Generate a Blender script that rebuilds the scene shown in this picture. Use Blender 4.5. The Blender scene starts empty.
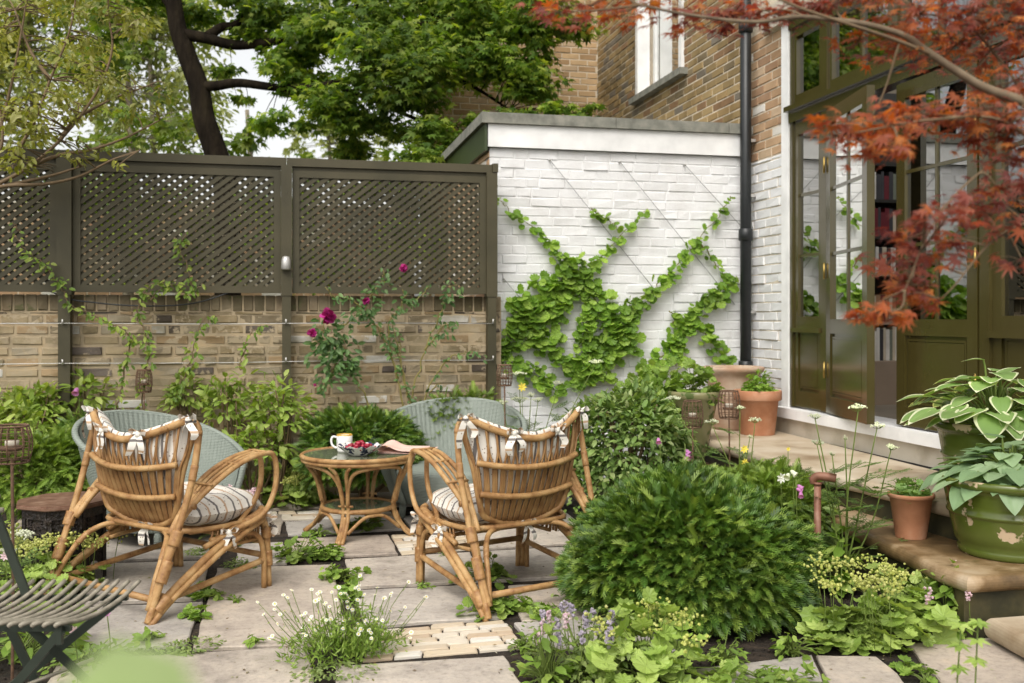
import bpy, math, random
import numpy as np
R_ = np.random.default_rng(11)
random.seed(11)
PI = math.pi
sc = bpy.context.scene
COL = sc.collection

# ------------------------------------------------------------------ camera frame
CH = 1.3                      # eye height, metres
YAW = math.radians(12.8)      # the house front runs along world y, the garden wall along world x
FW = np.array([math.sin(YAW), math.cos(YAW), 0.0])
RT = np.array([math.cos(YAW), -math.sin(YAW), 0.0])
HZ = 318.0
def ray(px, py): return FW + RT*((px-512)/1000.0) + np.array([0, 0, (HZ-py)/1000.0])
CAM = np.array([0, 0, CH])
def P(px, py, Y): return CAM + ray(px, py)*Y
def G(px, py, z=0.0):
    d = ray(px, py); return CAM + d*((z-CH)/d[2])
def WY(px, py, y): d = ray(px, py); return CAM + d*(y/d[1])
def WX(px, py, x): d = ray(px, py); return CAM + d*(x/d[0])
FAC = 3.75                    # the house front, x
BW = 7.64                     # painted outbuilding wall, y
FY = 7.44                     # trellis fence, y

# ------------------------------------------------------------------ mesh building
class MB:
    def __init__(s): s.v = []; s.f = {}; s.n = 0
    def add(s, v, f, mi=0):
        v = np.asarray(v, float).reshape(-1, 3)
        if isinstance(f, np.ndarray): f = [f]
        else:
            by = {}
            for q in f: by.setdefault(len(q), []).append(q)
            f = [np.array(x) for x in by.values()]
        for a in f:
            s.f.setdefault((a.shape[1], mi), []).append(a + s.n)
        s.v.append(v); s.n += len(v); return s
    def box(s, a, b, mi=0):
        x0, y0, z0 = a; x1, y1, z1 = b
        v = [(x0,y0,z0),(x1,y0,z0),(x1,y1,z0),(x0,y1,z0),(x0,y0,z1),(x1,y0,z1),(x1,y1,z1),(x0,y1,z1)]
        return s.add(v, [(3,2,1,0),(4,5,6,7),(0,1,5,4),(1,2,6,5),(2,3,7,6),(3,0,4,7)], mi)
    def bar(s, p, q, w, h, up=(0,0,1), mi=0):
        p = np.array(p, float); q = np.array(q, float); d = (q-p)/np.linalg.norm(q-p)
        up = np.array(up, float); sd = np.cross(d, up); sd /= np.linalg.norm(sd); u = np.cross(sd, d)
        v = [p+sd*i*w/2+u*j*h/2 for i, j in ((-1,-1),(1,-1),(1,1),(-1,1))] + [q+sd*i*w/2+u*j*h/2 for i, j in ((-1,-1),(1,-1),(1,1),(-1,1))]
        return s.add(v, [(3,2,1,0),(4,5,6,7),(0,1,5,4),(1,2,6,5),(2,3,7,6),(3,0,4,7)], mi)
    def tube(s, pts, r, seg=8, mi=0, sub=0):
        p = np.array(pts, float)
        if sub: 
            rr = np.full(len(p), r) if np.isscalar(r) else np.array(r, float)
            t0 = np.linspace(0, 1, len(p)); p2 = curve(p, sub)
            r = np.interp(np.linspace(0, 1, len(p2)), t0, rr); p = p2
        n = len(p); r = np.full(n, r) if np.isscalar(r) else np.array(r, float)
        t = np.gradient(p, axis=0); t /= np.linalg.norm(t, axis=1)[:, None] + 1e-12
        a = np.array([0, 0, 1.0]) if abs(t[0][2]) < .9 else np.array([1.0, 0, 0])
        u = np.cross(t[0], a); u /= np.linalg.norm(u)
        ang = np.arange(seg)*2*PI/seg; V = []
        for i in range(n):
            u = u - t[i]*np.dot(u, t[i]); u /= np.linalg.norm(u); w = np.cross(t[i], u)
            V.append(p[i] + r[i]*(np.cos(ang)[:, None]*u + np.sin(ang)[:, None]*w))
        V = np.concatenate(V); k = np.arange(seg); k2 = (k+1) % seg
        q = np.concatenate([np.stack([i*seg+k, i*seg+k2, (i+1)*seg+k2, (i+1)*seg+k], 1) for i in range(n-1)])
        b = s.n; s.add(V, q, mi)
        s.f.setdefault((seg, mi), []).append(np.array([k[::-1], (n-1)*seg+k]) + b)
        return s
    def lathe(s, prof, seg=32, c=(0,0,0), mi=0, wob=0):
        prof = np.array(prof, float); n = len(prof); a = np.arange(seg)*2*PI/seg
        w = 1 + wob*np.sin(a*3+1)
        V = np.stack([np.outer(prof[:,0], np.cos(a)*w)+c[0], np.outer(prof[:,0], np.sin(a)*w)+c[1], np.repeat(prof[:,1][:,None], seg, 1)+c[2]], -1).reshape(-1, 3)
        k = np.arange(seg); k2 = (k+1) % seg
        q = np.concatenate([np.stack([i*seg+k, i*seg+k2, (i+1)*seg+k2, (i+1)*seg+k], 1) for i in range(n-1)])
        return s.add(V, q, mi)
    def disc(s, c, r, seg=32, mi=0, up=1):
        a = np.arange(seg)*2*PI/seg*up
        return s.add(np.stack([c[0]+r*np.cos(a), c[1]+r*np.sin(a), np.full(seg, c[2])], 1), [tuple(range(seg))], mi)
    def scatter(s, tpl, pos, d, nrm, size, mi=0):
        tv, tf = tpl
        pos = np.asarray(pos, float); n = len(pos)
        if n == 0: return s
        d = np.asarray(d, float); d = d/(np.linalg.norm(d, axis=1)[:, None]+1e-9)
        nrm = np.asarray(nrm, float); z = nrm - d*np.sum(nrm*d, 1)[:, None]
        z /= np.linalg.norm(z, axis=1)[:, None]+1e-9; y = np.cross(z, d)
        sz = np.broadcast_to(np.asarray(size, float), (n,))
        M = np.stack([d, y, z], 1)
        V = pos[:, None] + sz[:, None, None]*np.einsum('kj,njc->nkc', tv, M)
        m = len(tv); off = (np.arange(n)*m)[:, None, None]
        f = []; mis = mi if isinstance(mi, (list, tuple)) else None
        b = s.n; s.v.append(V.reshape(-1, 3)); s.n += n*m
        for j, (a, m_) in enumerate(tf):
            s.f.setdefault((a.shape[1], (m_ + (mi if mis is None else 0))), []).append((a[None]+off).reshape(-1, a.shape[1]) + b)
        return s
    def build(s, name, mats, parent=None, smooth=True, loc=None):
        me = bpy.data.meshes.new(name)
        if s.n:
            V = np.concatenate(s.v); LI, LT, MI = [], [], []
            for (k, mi), L in s.f.items():
                a = np.concatenate(L); LI.append(a.reshape(-1)); LT.append(np.full(len(a), k)); MI.append(np.full(len(a), mi))
            LI = np.concatenate(LI).astype(np.int32); LT = np.concatenate(LT).astype(np.int32); MI = np.concatenate(MI).astype(np.int32)
            if loc is not None: V = V - np.array(loc)
            me.vertices.add(len(V)); me.vertices.foreach_set('co', V.astype(np.float32).reshape(-1))
            me.loops.add(len(LI)); me.loops.foreach_set('vertex_index', LI)
            me.polygons.add(len(LT)); LS = np.concatenate([[0], np.cumsum(LT)[:-1]]).astype(np.int32)
            me.polygons.foreach_set('loop_start', LS); me.polygons.foreach_set('loop_total', LT)
            me.polygons.foreach_set('material_index', MI)
            me.polygons.foreach_set('use_smooth', np.full(len(LT), bool(smooth)))
            me.update(calc_edges=True); me.validate()
        for m in (mats if isinstance(mats, (list, tuple)) else [mats]): me.materials.append(m)
        o = bpy.data.objects.new(name, me); COL.objects.link(o)
        if loc is not None: o.location = loc
        if parent is not None: o.parent = parent
        return o

def curve(p, sub=6):
    """Catmull-Rom through the points."""
    p = np.array(p, float); q = np.vstack([2*p[0]-p[1], p, 2*p[-1]-p[-2]]); out = []
    for i in range(1, len(q)-2):
        for t in np.arange(sub)/sub:
            a, b, c, d = q[i-1:i+3]
            out.append(.5*((2*b)+(-a+c)*t+(2*a-5*b+4*c-d)*t*t+(-a+3*b-3*c+d)*t**3))
    out.append(p[-1]); return np.array(out)
def unit(v): v = np.asarray(v, float); return v/(np.linalg.norm(v, axis=-1, keepdims=True)+1e-9)
def rnd(n, k=3): return R_.normal(size=(n, k))
def sphere_dirs(n): return unit(rnd(n))

def tag(o, label=None, cat=None, group=None, kind=None):
    if label: o['label'] = label
    if cat: o['category'] = cat
    if group: o['group'] = group
    if kind: o['kind'] = kind
    return o
def thing(name, label, cat, loc=(0,0,0), rz=0, group=None):
    o = bpy.data.objects.new(name, None); COL.objects.link(o); o.location = loc; o.rotation_euler = (0, 0, rz)
    o.empty_display_size = .1
    return tag(o, label, cat, group)
def copy_thing(root, loc, rz, label, group=None):
    r = root.copy(); COL.objects.link(r); r.location = loc; r.rotation_euler = (0, 0, rz); r['label'] = label
    if group: r['group'] = group
    def rec(src, dst):
        for ch in src.children:
            c = ch.copy(); COL.objects.link(c); c.parent = dst; rec(ch, c)
    rec(root, r); return r

# ------------------------------------------------------------------ materials
def newmat(name):
    m = bpy.data.materials.new(name); m.use_nodes = True; nt = m.node_tree
    b = nt.nodes['Principled BSDF']; return m, nt, b
def N(nt, t, **kw):
    n = nt.nodes.new(t)
    for k, v in kw.items():
        if k in n.inputs: n.inputs[k].default_value = v
        else: setattr(n, k, v)
    return n
def ramp(nt, cols, fac, interp='LINEAR', pos=None):
    r = nt.nodes.new('ShaderNodeValToRGB'); cr = r.color_ramp; cr.interpolation = interp
    n = len(cols)
    pos = pos or ([i/(n-1) for i in range(n)] if interp == 'LINEAR' else [i/n for i in range(n)])
    while len(cr.elements) < n: cr.elements.new(.5)
    for e, p_, c in zip(cr.elements, pos, cols): e.position = p_; e.color = (*c, 1)
    nt.links.new(fac, r.inputs['Fac']); return r.outputs['Color']
def coords(nt, scale=(1,1,1), kind='Object'):
    t = nt.nodes.new('ShaderNodeTexCoord'); mp = nt.nodes.new('ShaderNodeMapping'); mp.inputs['Scale'].default_value = scale
    nt.links.new(t.outputs[kind], mp.inputs['Vector']); return mp.outputs['Vector']
def noise(nt, vec, scale, detail=4, rough=.55, out='Fac'):
    n = N(nt, 'ShaderNodeTexNoise', Scale=scale, Detail=detail, Roughness=rough); nt.links.new(vec, n.inputs['Vector']); return n.outputs[out]
def mixc(nt, a, b, fac, mode='MIX'):
    m = nt.nodes.new('ShaderNodeMix'); m.data_type = 'RGBA'; m.blend_type = mode
    for val, i in ((fac, 0), (a, 6), (b, 7)):
        if hasattr(val, 'links') or hasattr(val, 'is_output'): nt.links.new(val, m.inputs[i])
        else: m.inputs[i].default_value = val if i == 0 else (*val, 1)
    return m.outputs[2]
def math_(nt, op, a, b=0.0, clamp=False):
    m = nt.nodes.new('ShaderNodeMath'); m.operation = op; m.use_clamp = clamp
    for i, v in enumerate((a, b)):
        if hasattr(v, 'is_output'): nt.links.new(v, m.inputs[i])
        else: m.inputs[i].default_value = v
    return m.outputs[0]
def bump(nt, b, h, strength=.3, dist=.01):
    n = N(nt, 'ShaderNodeBump', Strength=strength, Distance=dist); nt.links.new(h, n.inputs['Height']); nt.links.new(n.outputs[0], b.inputs['Normal'])
def mat(name, cols, rough=.6, scale=8, bs=.2, bscale=None, spec=.4, metal=0, coords_kind='Object', stretch=(1,1,1), coat=0, bd=.004):
    """mottled surface: two or three colours mixed by noise, with a fine bump"""
    m, nt, b = newmat(name); v = coords(nt, stretch, coords_kind)
    cols = cols if isinstance(cols[0], (tuple, list)) else [tuple(c*.85 for c in cols), cols, tuple(min(1, c*1.12) for c in cols)]
    c = ramp(nt, cols, noise(nt, v, scale, 6), pos=[.3+.4*i/(len(cols)-1) for i in range(len(cols))])
    nt.links.new(c, b.inputs['Base Color'])
    b.inputs['Roughness'].default_value = rough; b.inputs['Specular IOR Level'].default_value = spec; b.inputs['Metallic'].default_value = metal
    if coat: b.inputs['Coat Weight'].default_value = coat; b.inputs['Coat Roughness'].default_value = .15
    if bs: bump(nt, b, noise(nt, v, bscale or scale*5, 6), bs, bd)
    return m
def leafmat(name, cols, trans=.3, rough=.5, spec=.35, tint=None, big=3.0):
    """leaves: each its own green, drifting slowly across the plant, light passing through the blade"""
    m, nt, b = newmat(name); g = nt.nodes.new('ShaderNodeNewGeometry')
    c = ramp(nt, cols, g.outputs['Random Per Island'])
    v = coords(nt); n = noise(nt, v, big, 2)
    hsv = N(nt, 'ShaderNodeHueSaturation'); nt.links.new(c, hsv.inputs['Color'])
    mr = N(nt, 'ShaderNodeMapRange'); mr.inputs['From Min'].default_value = .3; mr.inputs['From Max'].default_value = .7
    mr.inputs['To Min'].default_value = .72; mr.inputs['To Max'].default_value = 1.3; nt.links.new(n, mr.inputs['Value'])
    nt.links.new(mr.outputs[0], hsv.inputs['Value']); c = hsv.outputs[0]
    nt.links.new(c, b.inputs['Base Color']); b.inputs['Roughness'].default_value = rough; b.inputs['Specular IOR Level'].default_value = spec
    t = nt.nodes.new('ShaderNodeBsdfTranslucent')
    tc = mixc(nt, c, tint or (1.0, 1.0, .35), 1.0, 'MULTIPLY'); h2 = N(nt, 'ShaderNodeHueSaturation', Value=1.8); nt.links.new(tc, h2.inputs['Color'])
    nt.links.new(h2.outputs[0], t.inputs['Color'])
    ms = N(nt, 'ShaderNodeMixShader', Fac=trans); nt.links.new(b.outputs[0], ms.inputs[1]); nt.links.new(t.outputs[0], ms.inputs[2])
    nt.links.new(ms.outputs[0], nt.nodes['Material Output'].inputs['Surface']); return m
def brickmat(name, cols, pos, blotch=None, rough=.85, soot=.35):
    m, nt, b = newmat(name); g = nt.nodes.new('ShaderNodeNewGeometry'); v = coords(nt)
    c = ramp(nt, cols, g.outputs['Random Per Island'], 'CONSTANT', pos)
    n1 = noise(nt, v, 28, 6, .65); n2 = noise(nt, v, 2.2, 5, .6)
    c = mixc(nt, c, (.55,.5,.42), math_(nt, 'MULTIPLY', math_(nt, 'SUBTRACT', n1, .45, True), 1.3, True), 'OVERLAY')
    d = ramp(nt, [(.45,.42,.34), (1,1,1)], n2, pos=[.36,.56]); c = mixc(nt, c, d, soot*2 if soot < .5 else 1.0, 'MULTIPLY')
    if blotch:
        n3 = noise(nt, v, 5.5, 7, .7); c = mixc(nt, c, blotch[0], ramp(nt, [(0,0,0),(1,1,1)], n3, pos=[blotch[1], blotch[1]+.04]))
    nt.links.new(c, b.inputs['Base Color']); b.inputs['Roughness'].default_value = rough; b.inputs['Specular IOR Level'].default_value = .2
    bump(nt, b, noise(nt, v, 60, 8, .7), .5, .006); return m

M = {}
def gmix(*c): return list(c)
# greens
M['tree'] = leafmat('oak_leaf', [(.05,.1,.014),(.09,.16,.02),(.16,.24,.032),(.28,.33,.06)], .5, big=.7)
M['pale'] = leafmat('pale_leaf', [(.16,.19,.05),(.24,.27,.09),(.32,.34,.14)], .35, big=.5)
M['mid'] = leafmat('lime_leaf', [(.06,.11,.012),(.13,.19,.022),(.22,.27,.04)], .4, big=.6)
M['over'] = leafmat('overhang_leaf', [(.15,.17,.025),(.25,.26,.05),(.34,.33,.13)], .38, big=1)
M['vine'] = leafmat('vine_leaf', [(.09,.18,.018),(.16,.28,.03),(.26,.38,.06)], .3, big=2.5)
M['climb'] = leafmat('climber_leaf', [(.07,.13,.015),(.14,.22,.03),(.26,.31,.06)], .3)
M['rose'] = leafmat('rose_leaf', [(.04,.09,.02),(.075,.15,.04),(.13,.21,.07)], .25)
M['hyd'] = leafmat('hydrangea_leaf', [(.16,.24,.04),(.25,.35,.065),(.38,.45,.13)], .34)
M['yew'] = leafmat('yew_needle', [(.04,.09,.014),(.07,.14,.02),(.115,.2,.028),(.22,.3,.05)], .15, rough=.42, big=4)
M['yewp'] = leafmat('pale_yew_needle', [(.09,.155,.02),(.14,.22,.03),(.22,.3,.05)], .25, big=5)
M['shrub'] = leafmat('shrub_leaf', [(.07,.125,.026),(.12,.2,.045),(.19,.28,.075),(.31,.36,.16)], .25, big=3)
M['alch'] = leafmat('mantle_leaf', [(.18,.27,.05),(.26,.36,.075),(.35,.44,.12)], .22, big=4)
M['alchf'] = leafmat('mantle_flower', [(.34,.38,.08),(.46,.48,.13),(.54,.55,.2)], .2)
M['small'] = leafmat('small_leaf', [(.11,.19,.025),(.18,.28,.045),(.27,.36,.08)], .28)
M['grey'] = leafmat('grey_leaf', [(.11,.17,.04),(.19,.25,.08),(.26,.32,.11)], .25)
M['fern'] = leafmat('feathery_leaf', [(.06,.12,.025),(.1,.17,.04),(.15,.22,.06)], .25)
M['hosta'] = leafmat('blue_hosta', [(.13,.21,.1),(.18,.265,.135),(.24,.32,.18)], .2, rough=.4)
M['hostag'] = leafmat('green_hosta', [(.14,.24,.06),(.19,.3,.09),(.24,.35,.12)], .25, rough=.4)
M['hostaw'] = leafmat('hosta_margin', [(.5,.53,.33),(.6,.62,.42),(.66,.66,.48)], .25, rough=.4)
M['basil'] = leafmat('pot_herb', [(.1,.2,.02),(.18,.3,.035),(.27,.38,.07)], .3)
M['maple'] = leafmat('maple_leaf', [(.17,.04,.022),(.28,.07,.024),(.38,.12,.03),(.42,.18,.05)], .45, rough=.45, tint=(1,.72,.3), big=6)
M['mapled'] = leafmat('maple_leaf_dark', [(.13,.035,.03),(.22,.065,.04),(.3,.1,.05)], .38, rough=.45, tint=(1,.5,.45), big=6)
M['near'] = leafmat('near_leaf', [(.27,.35,.16),(.3,.38,.18)], .3)
M['litter'] = leafmat('leaf_litter', [(.05,.03,.015),(.16,.1,.04),(.2,.2,.06),(.5,.46,.38)], .1)
M['stem'] = mat('green_stem', (.12,.17,.03), .6)
M['twig'] = mat('brown_twig', (.16,.11,.06), .8, 30)
M['canes'] = mat('rose_cane', (.2,.17,.05), .7, 20)
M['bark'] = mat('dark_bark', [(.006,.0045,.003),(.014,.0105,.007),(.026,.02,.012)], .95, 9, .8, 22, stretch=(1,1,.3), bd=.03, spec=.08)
M['bark2'] = mat('grey_bark', [(.12,.1,.07),(.2,.17,.12),(.28,.24,.17)], .85, 25, .4)
M['maplebark'] = mat('maple_bark', [(.08,.055,.033),(.15,.11,.068),(.21,.16,.1)], .8, 18, .2)
M['white_petal'] = leafmat('white_petal', [(.72,.72,.66),(.8,.8,.76)], .2)
M['umbel'] = leafmat('umbel_flower', [(.62,.66,.45),(.75,.77,.62)], .15)
M['yellow'] = leafmat('yellow_petal', [(.7,.55,.05),(.8,.68,.12)], .2)
M['pink'] = leafmat('pink_petal', [(.5,.16,.42),(.62,.28,.58)], .25)
M['magenta'] = leafmat('magenta_petal', [(.22,.008,.09),(.34,.015,.15),(.42,.03,.22)], .2)
M['mauve'] = leafmat('mauve_petal', [(.33,.29,.37),(.45,.4,.48)], .2)
M['palepink'] = leafmat('pale_pink_petal', [(.62,.42,.5),(.72,.58,.62)], .2)
# masonry and ground
M['stock'] = brickmat('old_stock_brick', [(.3,.245,.155),(.35,.28,.175),(.25,.205,.14),(.33,.24,.14),(.31,.265,.19),(.12,.1,.085),(.56,.54,.5)], [0,.22,.42,.57,.7,.83,.895], ((.35,.285,.19), .52), soot=.45)
M['stockdark'] = brickmat('mossy_coping_brick', [(.19,.155,.1),(.25,.205,.135),(.16,.135,.085),(.3,.24,.165)], [0,.3,.55,.8], ((.12,.115,.055), .56), soot=.45)
M['house'] = brickmat('yellow_stock_brick', [(.27,.195,.095),(.33,.23,.11),(.21,.165,.1),(.37,.27,.135),(.25,.155,.085),(.19,.165,.13)], [0,.25,.45,.62,.76,.9], soot=.25)
M['pale_brick'] = brickmat('pale_brick', [(.42,.29,.16),(.5,.35,.2),(.36,.24,.13),(.46,.34,.22)], [0,.3,.6,.8], soot=.12)
M['facade'] = brickmat('facade_brick', [(.4,.26,.155),(.46,.31,.19),(.35,.22,.135),(.5,.37,.25),(.68,.65,.6)], [0,.28,.55,.75,.86], ((.68,.65,.6), .66), soot=.2)
M['mortar'] = mat('mortar', (.36,.29,.2), .95, 30, .5)
M['mortarl'] = mat('pale_mortar', (.62,.54,.42), .95, 30, .5)
M['mortard'] = mat('old_mortar', [(.27,.215,.14),(.36,.29,.19),(.44,.33,.2)], .95, 9, .7)
m, nt, b = newmat('white_masonry_paint'); v = coords(nt)
c = ramp(nt, [(.6,.59,.58),(.7,.7,.7),(.745,.75,.755)], noise(nt, v, 3, 7, .65), pos=[.28,.48,.7])
c = mixc(nt, c, (.42,.36,.28), ramp(nt, [(0,0,0),(1,1,1)], noise(nt, v, 14, 8, .75), pos=[.7,.78]))
nt.links.new(c, b.inputs['Base Color']); b.inputs['Roughness'].default_value = .65; bump(nt, b, noise(nt, v, 35, 8, .7), .45, .008); M['wpaint'] = m
M['white'] = mat('white_gloss_paint', (.78,.78,.77), .4, 4, .05)
M['coping'] = mat('roof_felt', [(.13,.13,.11),(.2,.2,.17),(.27,.26,.22)], .9, 12, .6, 90)
M['terr_stone'] = mat('step_stone', [(.24,.17,.1),(.42,.34,.24),(.5,.43,.33)], .65, 3.2, .3, 40)
m, nt, b = newmat('wet_step_stone'); v = coords(nt)
c = ramp(nt, [(.07,.042,.016),(.17,.105,.045),(.33,.235,.135),(.47,.38,.27)], noise(nt, v, 2.6, 7, .62), pos=[.36,.47,.56,.7])
c = mixc(nt, c, (.07,.075,.02), ramp(nt, [(0,0,0),(1,1,1)], noise(nt, v, 7, 7, .7), pos=[.6,.72]))
nt.links.new(c, b.inputs['Base Color']); b.inputs['Roughness'].default_value = .5; bump(nt, b, noise(nt, v, 50, 6), .25, .004); M['step'] = m
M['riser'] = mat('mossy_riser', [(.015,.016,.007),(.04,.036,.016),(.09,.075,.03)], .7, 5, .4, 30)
M['cream'] = mat('cream_render', [(.4,.35,.27),(.52,.47,.38),(.56,.51,.43)], .8, 5, .2, 40)
m, nt, b = newmat('yorkstone'); v = coords(nt); g = nt.nodes.new('ShaderNodeNewGeometry')
c = ramp(nt, [(.42,.365,.31),(.46,.415,.36),(.38,.365,.34),(.47,.41,.345),(.42,.405,.385),(.49,.445,.39)], g.outputs['Random Per Island'])
st = ramp(nt, [(.52,.5,.49),(.82,.79,.77),(.98,.95,.92),(1.14,1.06,.96)], noise(nt, v, 2.9, 9, .7), pos=[.33,.45,.56,.7]); c = mixc(nt, c, st, 1.0, 'MULTIPLY')
sp = ramp(nt, [(.58,.56,.54),(.98,.98,.98),(1.16,1.13,1.08)], noise(nt, v, 32, 8, .75), pos=[.3,.48,.7]); c = mixc(nt, c, sp, .9, 'MULTIPLY')
c = mixc(nt, c, (.5,.43,.33), ramp(nt, [(0,0,0),(.6,.6,.6)], noise(nt, v, 6.5, 8, .72), pos=[.6,.68]))
c = mixc(nt, c, (.13,.125,.08), ramp(nt, [(0,0,0),(.62,.62,.62)], noise(nt, v, 8, 9, .78), pos=[.575,.7]))
nt.links.new(c, b.inputs['Base Color']); b.inputs['Roughness'].default_value = .72; b.inputs['Specular IOR Level'].default_value = .3
h = math_(nt, 'ADD', noise(nt, v, 9, 8, .7), math_(nt, 'MULTIPLY', noise(nt, v, 70, 6), .35)); bump(nt, b, h, .5, .012); M['slab'] = m
M['edging'] = brickmat('pale_brick_edging', [(.5,.42,.32),(.58,.52,.43),(.46,.36,.26),(.55,.46,.34),(.6,.56,.5)], [0,.25,.45,.65,.82], soot=.12)
M['soil'] = mat('dark_soil', [(.012,.009,.006),(.03,.021,.014),(.06,.042,.028)], .95, 16, .9, 45, bd=.04)
M['grass'] = mat('rough_grass', [(.03,.06,.01),(.06,.1,.02),(.1,.13,.03)], .9, 3, .6, 60)
# joinery and metal
M['trellis'] = mat('olive_trellis_paint', [(.04,.035,.016),(.056,.048,.023),(.068,.057,.029)], .55, 2.5, .1, 60)
M['olive'] = mat('olive_gloss_paint', [(.05,.04,.011),(.057,.046,.013),(.064,.052,.016)], .2, 3, .03, spec=.5, coat=.5)
M['fascia_green'] = mat('green_fascia', (.035,.05,.018), .4, 5, .05)
M['black'] = mat('black_iron', (.014,.016,.017), .38, 20, .1)
M['brass'] = mat('brass', (.4,.28,.09), .45, 30, 0, metal=1)
M['wire'] = mat('steel_wire', (.5,.49,.47), .4, 10, 0, metal=.6)
M['dwire'] = mat('dull_wire', (.2,.2,.2), .6, 10, 0)
M['rust'] = mat('rusty_iron', [(.07,.04,.025),(.13,.075,.045),(.18,.1,.06)], .85, 40, .3)
M['copper'] = mat('copper_tube', [(.13,.055,.03),(.2,.09,.055),(.27,.16,.11)], .55, 12, .1, metal=.15)
M['terra'] = mat('terracotta', [(.33,.14,.07),(.42,.19,.1),(.48,.26,.16)], .85, 7, .25, 60)
M['terrab'] = mat('weathered_terracotta', [(.3,.17,.1),(.38,.26,.18),(.47,.38,.29)], .9, 6, .35, 50)
def glaze(name, a, b_, thr, sc_):
    m, nt, b = newmat(name); v = coords(nt)
    c = ramp(nt, a, noise(nt, v, 6, 6)); k = ramp(nt, [(0,0,0),(1,1,1)], noise(nt, v, sc_, 6, .55), pos=[thr, thr+.015])
    c = mixc(nt, c, b_, k); nt.links.new(c, b.inputs['Base Color'])
    r = math_(nt, 'ADD', math_(nt, 'MULTIPLY', k, .6), .22); nt.links.new(r, b.inputs['Roughness'])
    bump(nt, b, math_(nt, 'MULTIPLY', k, -1.0), .5, .004); return m
M['glaze'] = glaze('peeling_green_glaze', [(.05,.075,.012),(.085,.11,.018),(.12,.14,.03)], (.5,.38,.25), .565, 6.0)
M['mossy'] = glaze('mossy_pot', [(.12,.13,.05),(.2,.19,.09),(.3,.25,.15)], (.07,.1,.02), .55, 14)
M['loom'] = None
m, nt, b = newmat('sage_loom_weave'); t = nt.nodes.new('ShaderNodeTexCoord')
nt.links.new(ramp(nt, [(.19,.22,.19),(.24,.27,.235)], noise(nt, t.outputs['Object'], 6)), b.inputs['Base Color']); w = N(nt, 'ShaderNodeTexWave', Scale=34.0); w.bands_direction = 'Z'; nt.links.new(t.outputs['Object'], w.inputs['Vector']); bump(nt, b, w.outputs['Fac'], .5, .006); b.inputs['Roughness'].default_value = .6
M['loom'] = m
m, nt, b = newmat('rattan_cane'); v = coords(nt)
c = ramp(nt, [(.15,.066,.024),(.29,.155,.06),(.385,.23,.095),(.48,.33,.165)], noise(nt, v, 13, 6, .6), pos=[.25,.42,.55,.75])
c = mixc(nt, c, (.1,.04,.015), ramp(nt, [(0,0,0),(.8,.8,.8)], noise(nt, v, 34, 5, .7), pos=[.58,.72]))
nt.links.new(c, b.inputs['Base Color']); b.inputs['Roughness'].default_value = .52; b.inputs['Specular IOR Level'].default_value = .3; bump(nt, b, noise(nt, v, 60, 4), .15, .003); M['cane'] = m
M['canedark'] = mat('cane_binding', [(.2,.09,.03),(.31,.165,.062),(.4,.24,.1)], .45, 40, .4, 160)
M['caneslat'] = mat('cane_slat', [(.17,.08,.028),(.28,.15,.058),(.37,.225,.095)], .55, 14, .2, 60)
def fabric(name, axis):
    m, nt, b = newmat(name); t = nt.nodes.new('ShaderNodeTexCoord'); sx = nt.nodes.new('ShaderNodeSeparateXYZ'); nt.links.new(t.outputs['Object'], sx.inputs[0])
    wob = math_(nt, 'MULTIPLY', noise(nt, t.outputs['Object'], 9, 3), .012)
    x = math_(nt, 'ADD', math_(nt, 'ADD', sx.outputs[axis], 5.0), wob)
    def stripe(per, off, w):
        f = math_(nt, 'FRACT', math_(nt, 'DIVIDE', math_(nt, 'ADD', x, off), per)); return math_(nt, 'LESS_THAN', f, w)
    c = ramp(nt, [(.66,.62,.55),(.74,.71,.65)], noise(nt, t.outputs['Object'], 20, 5))
    vo = N(nt, 'ShaderNodeTexVoronoi', Scale=55.0); nt.links.new(t.outputs['Object'], vo.inputs['Vector'])
    c = mixc(nt, c, (.16,.1,.06), math_(nt, 'MULTIPLY', math_(nt, 'LESS_THAN', vo.outputs['Distance'], .2), .75))
    c = mixc(nt, c, (.4,.22,.09), math_(nt, 'MULTIPLY', stripe(.092, 0, .11), .75)); c = mixc(nt, c, (.045,.035,.04), math_(nt, 'MULTIPLY', stripe(.092, .046, .12), .82))
    nt.links.new(c, b.inputs['Base Color']); b.inputs['Roughness'].default_value = .9; b.inputs['Specular IOR Level'].default_value = .15
    bump(nt, b, noise(nt, t.outputs['Object'], 120, 3), .25, .003); return m
M['fabs'] = fabric('striped_cotton_seat', 1); M['fabx'] = fabric('striped_cotton', 0); M['faby'] = fabric('striped_cotton_tie', 2)
M['carved'] = mat('dark_carved_wood', [(.008,.006,.005),(.02,.014,.011),(.04,.028,.02)], .45, 30, .9, 45, bd=.02)
M['walnut'] = mat('worn_walnut', [(.09,.045,.028),(.16,.085,.055),(.25,.16,.11)], .45, 14, .4, 40)
M['slat'] = mat('weathered_slat', [(.15,.135,.1),(.24,.215,.165),(.3,.27,.21)], .55, 10, .2, 60, stretch=(1,4,4))
M['dkgreen'] = mat('dark_green_iron', (.028,.036,.026), .45, 20, .1)
M['china'] = None
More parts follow.
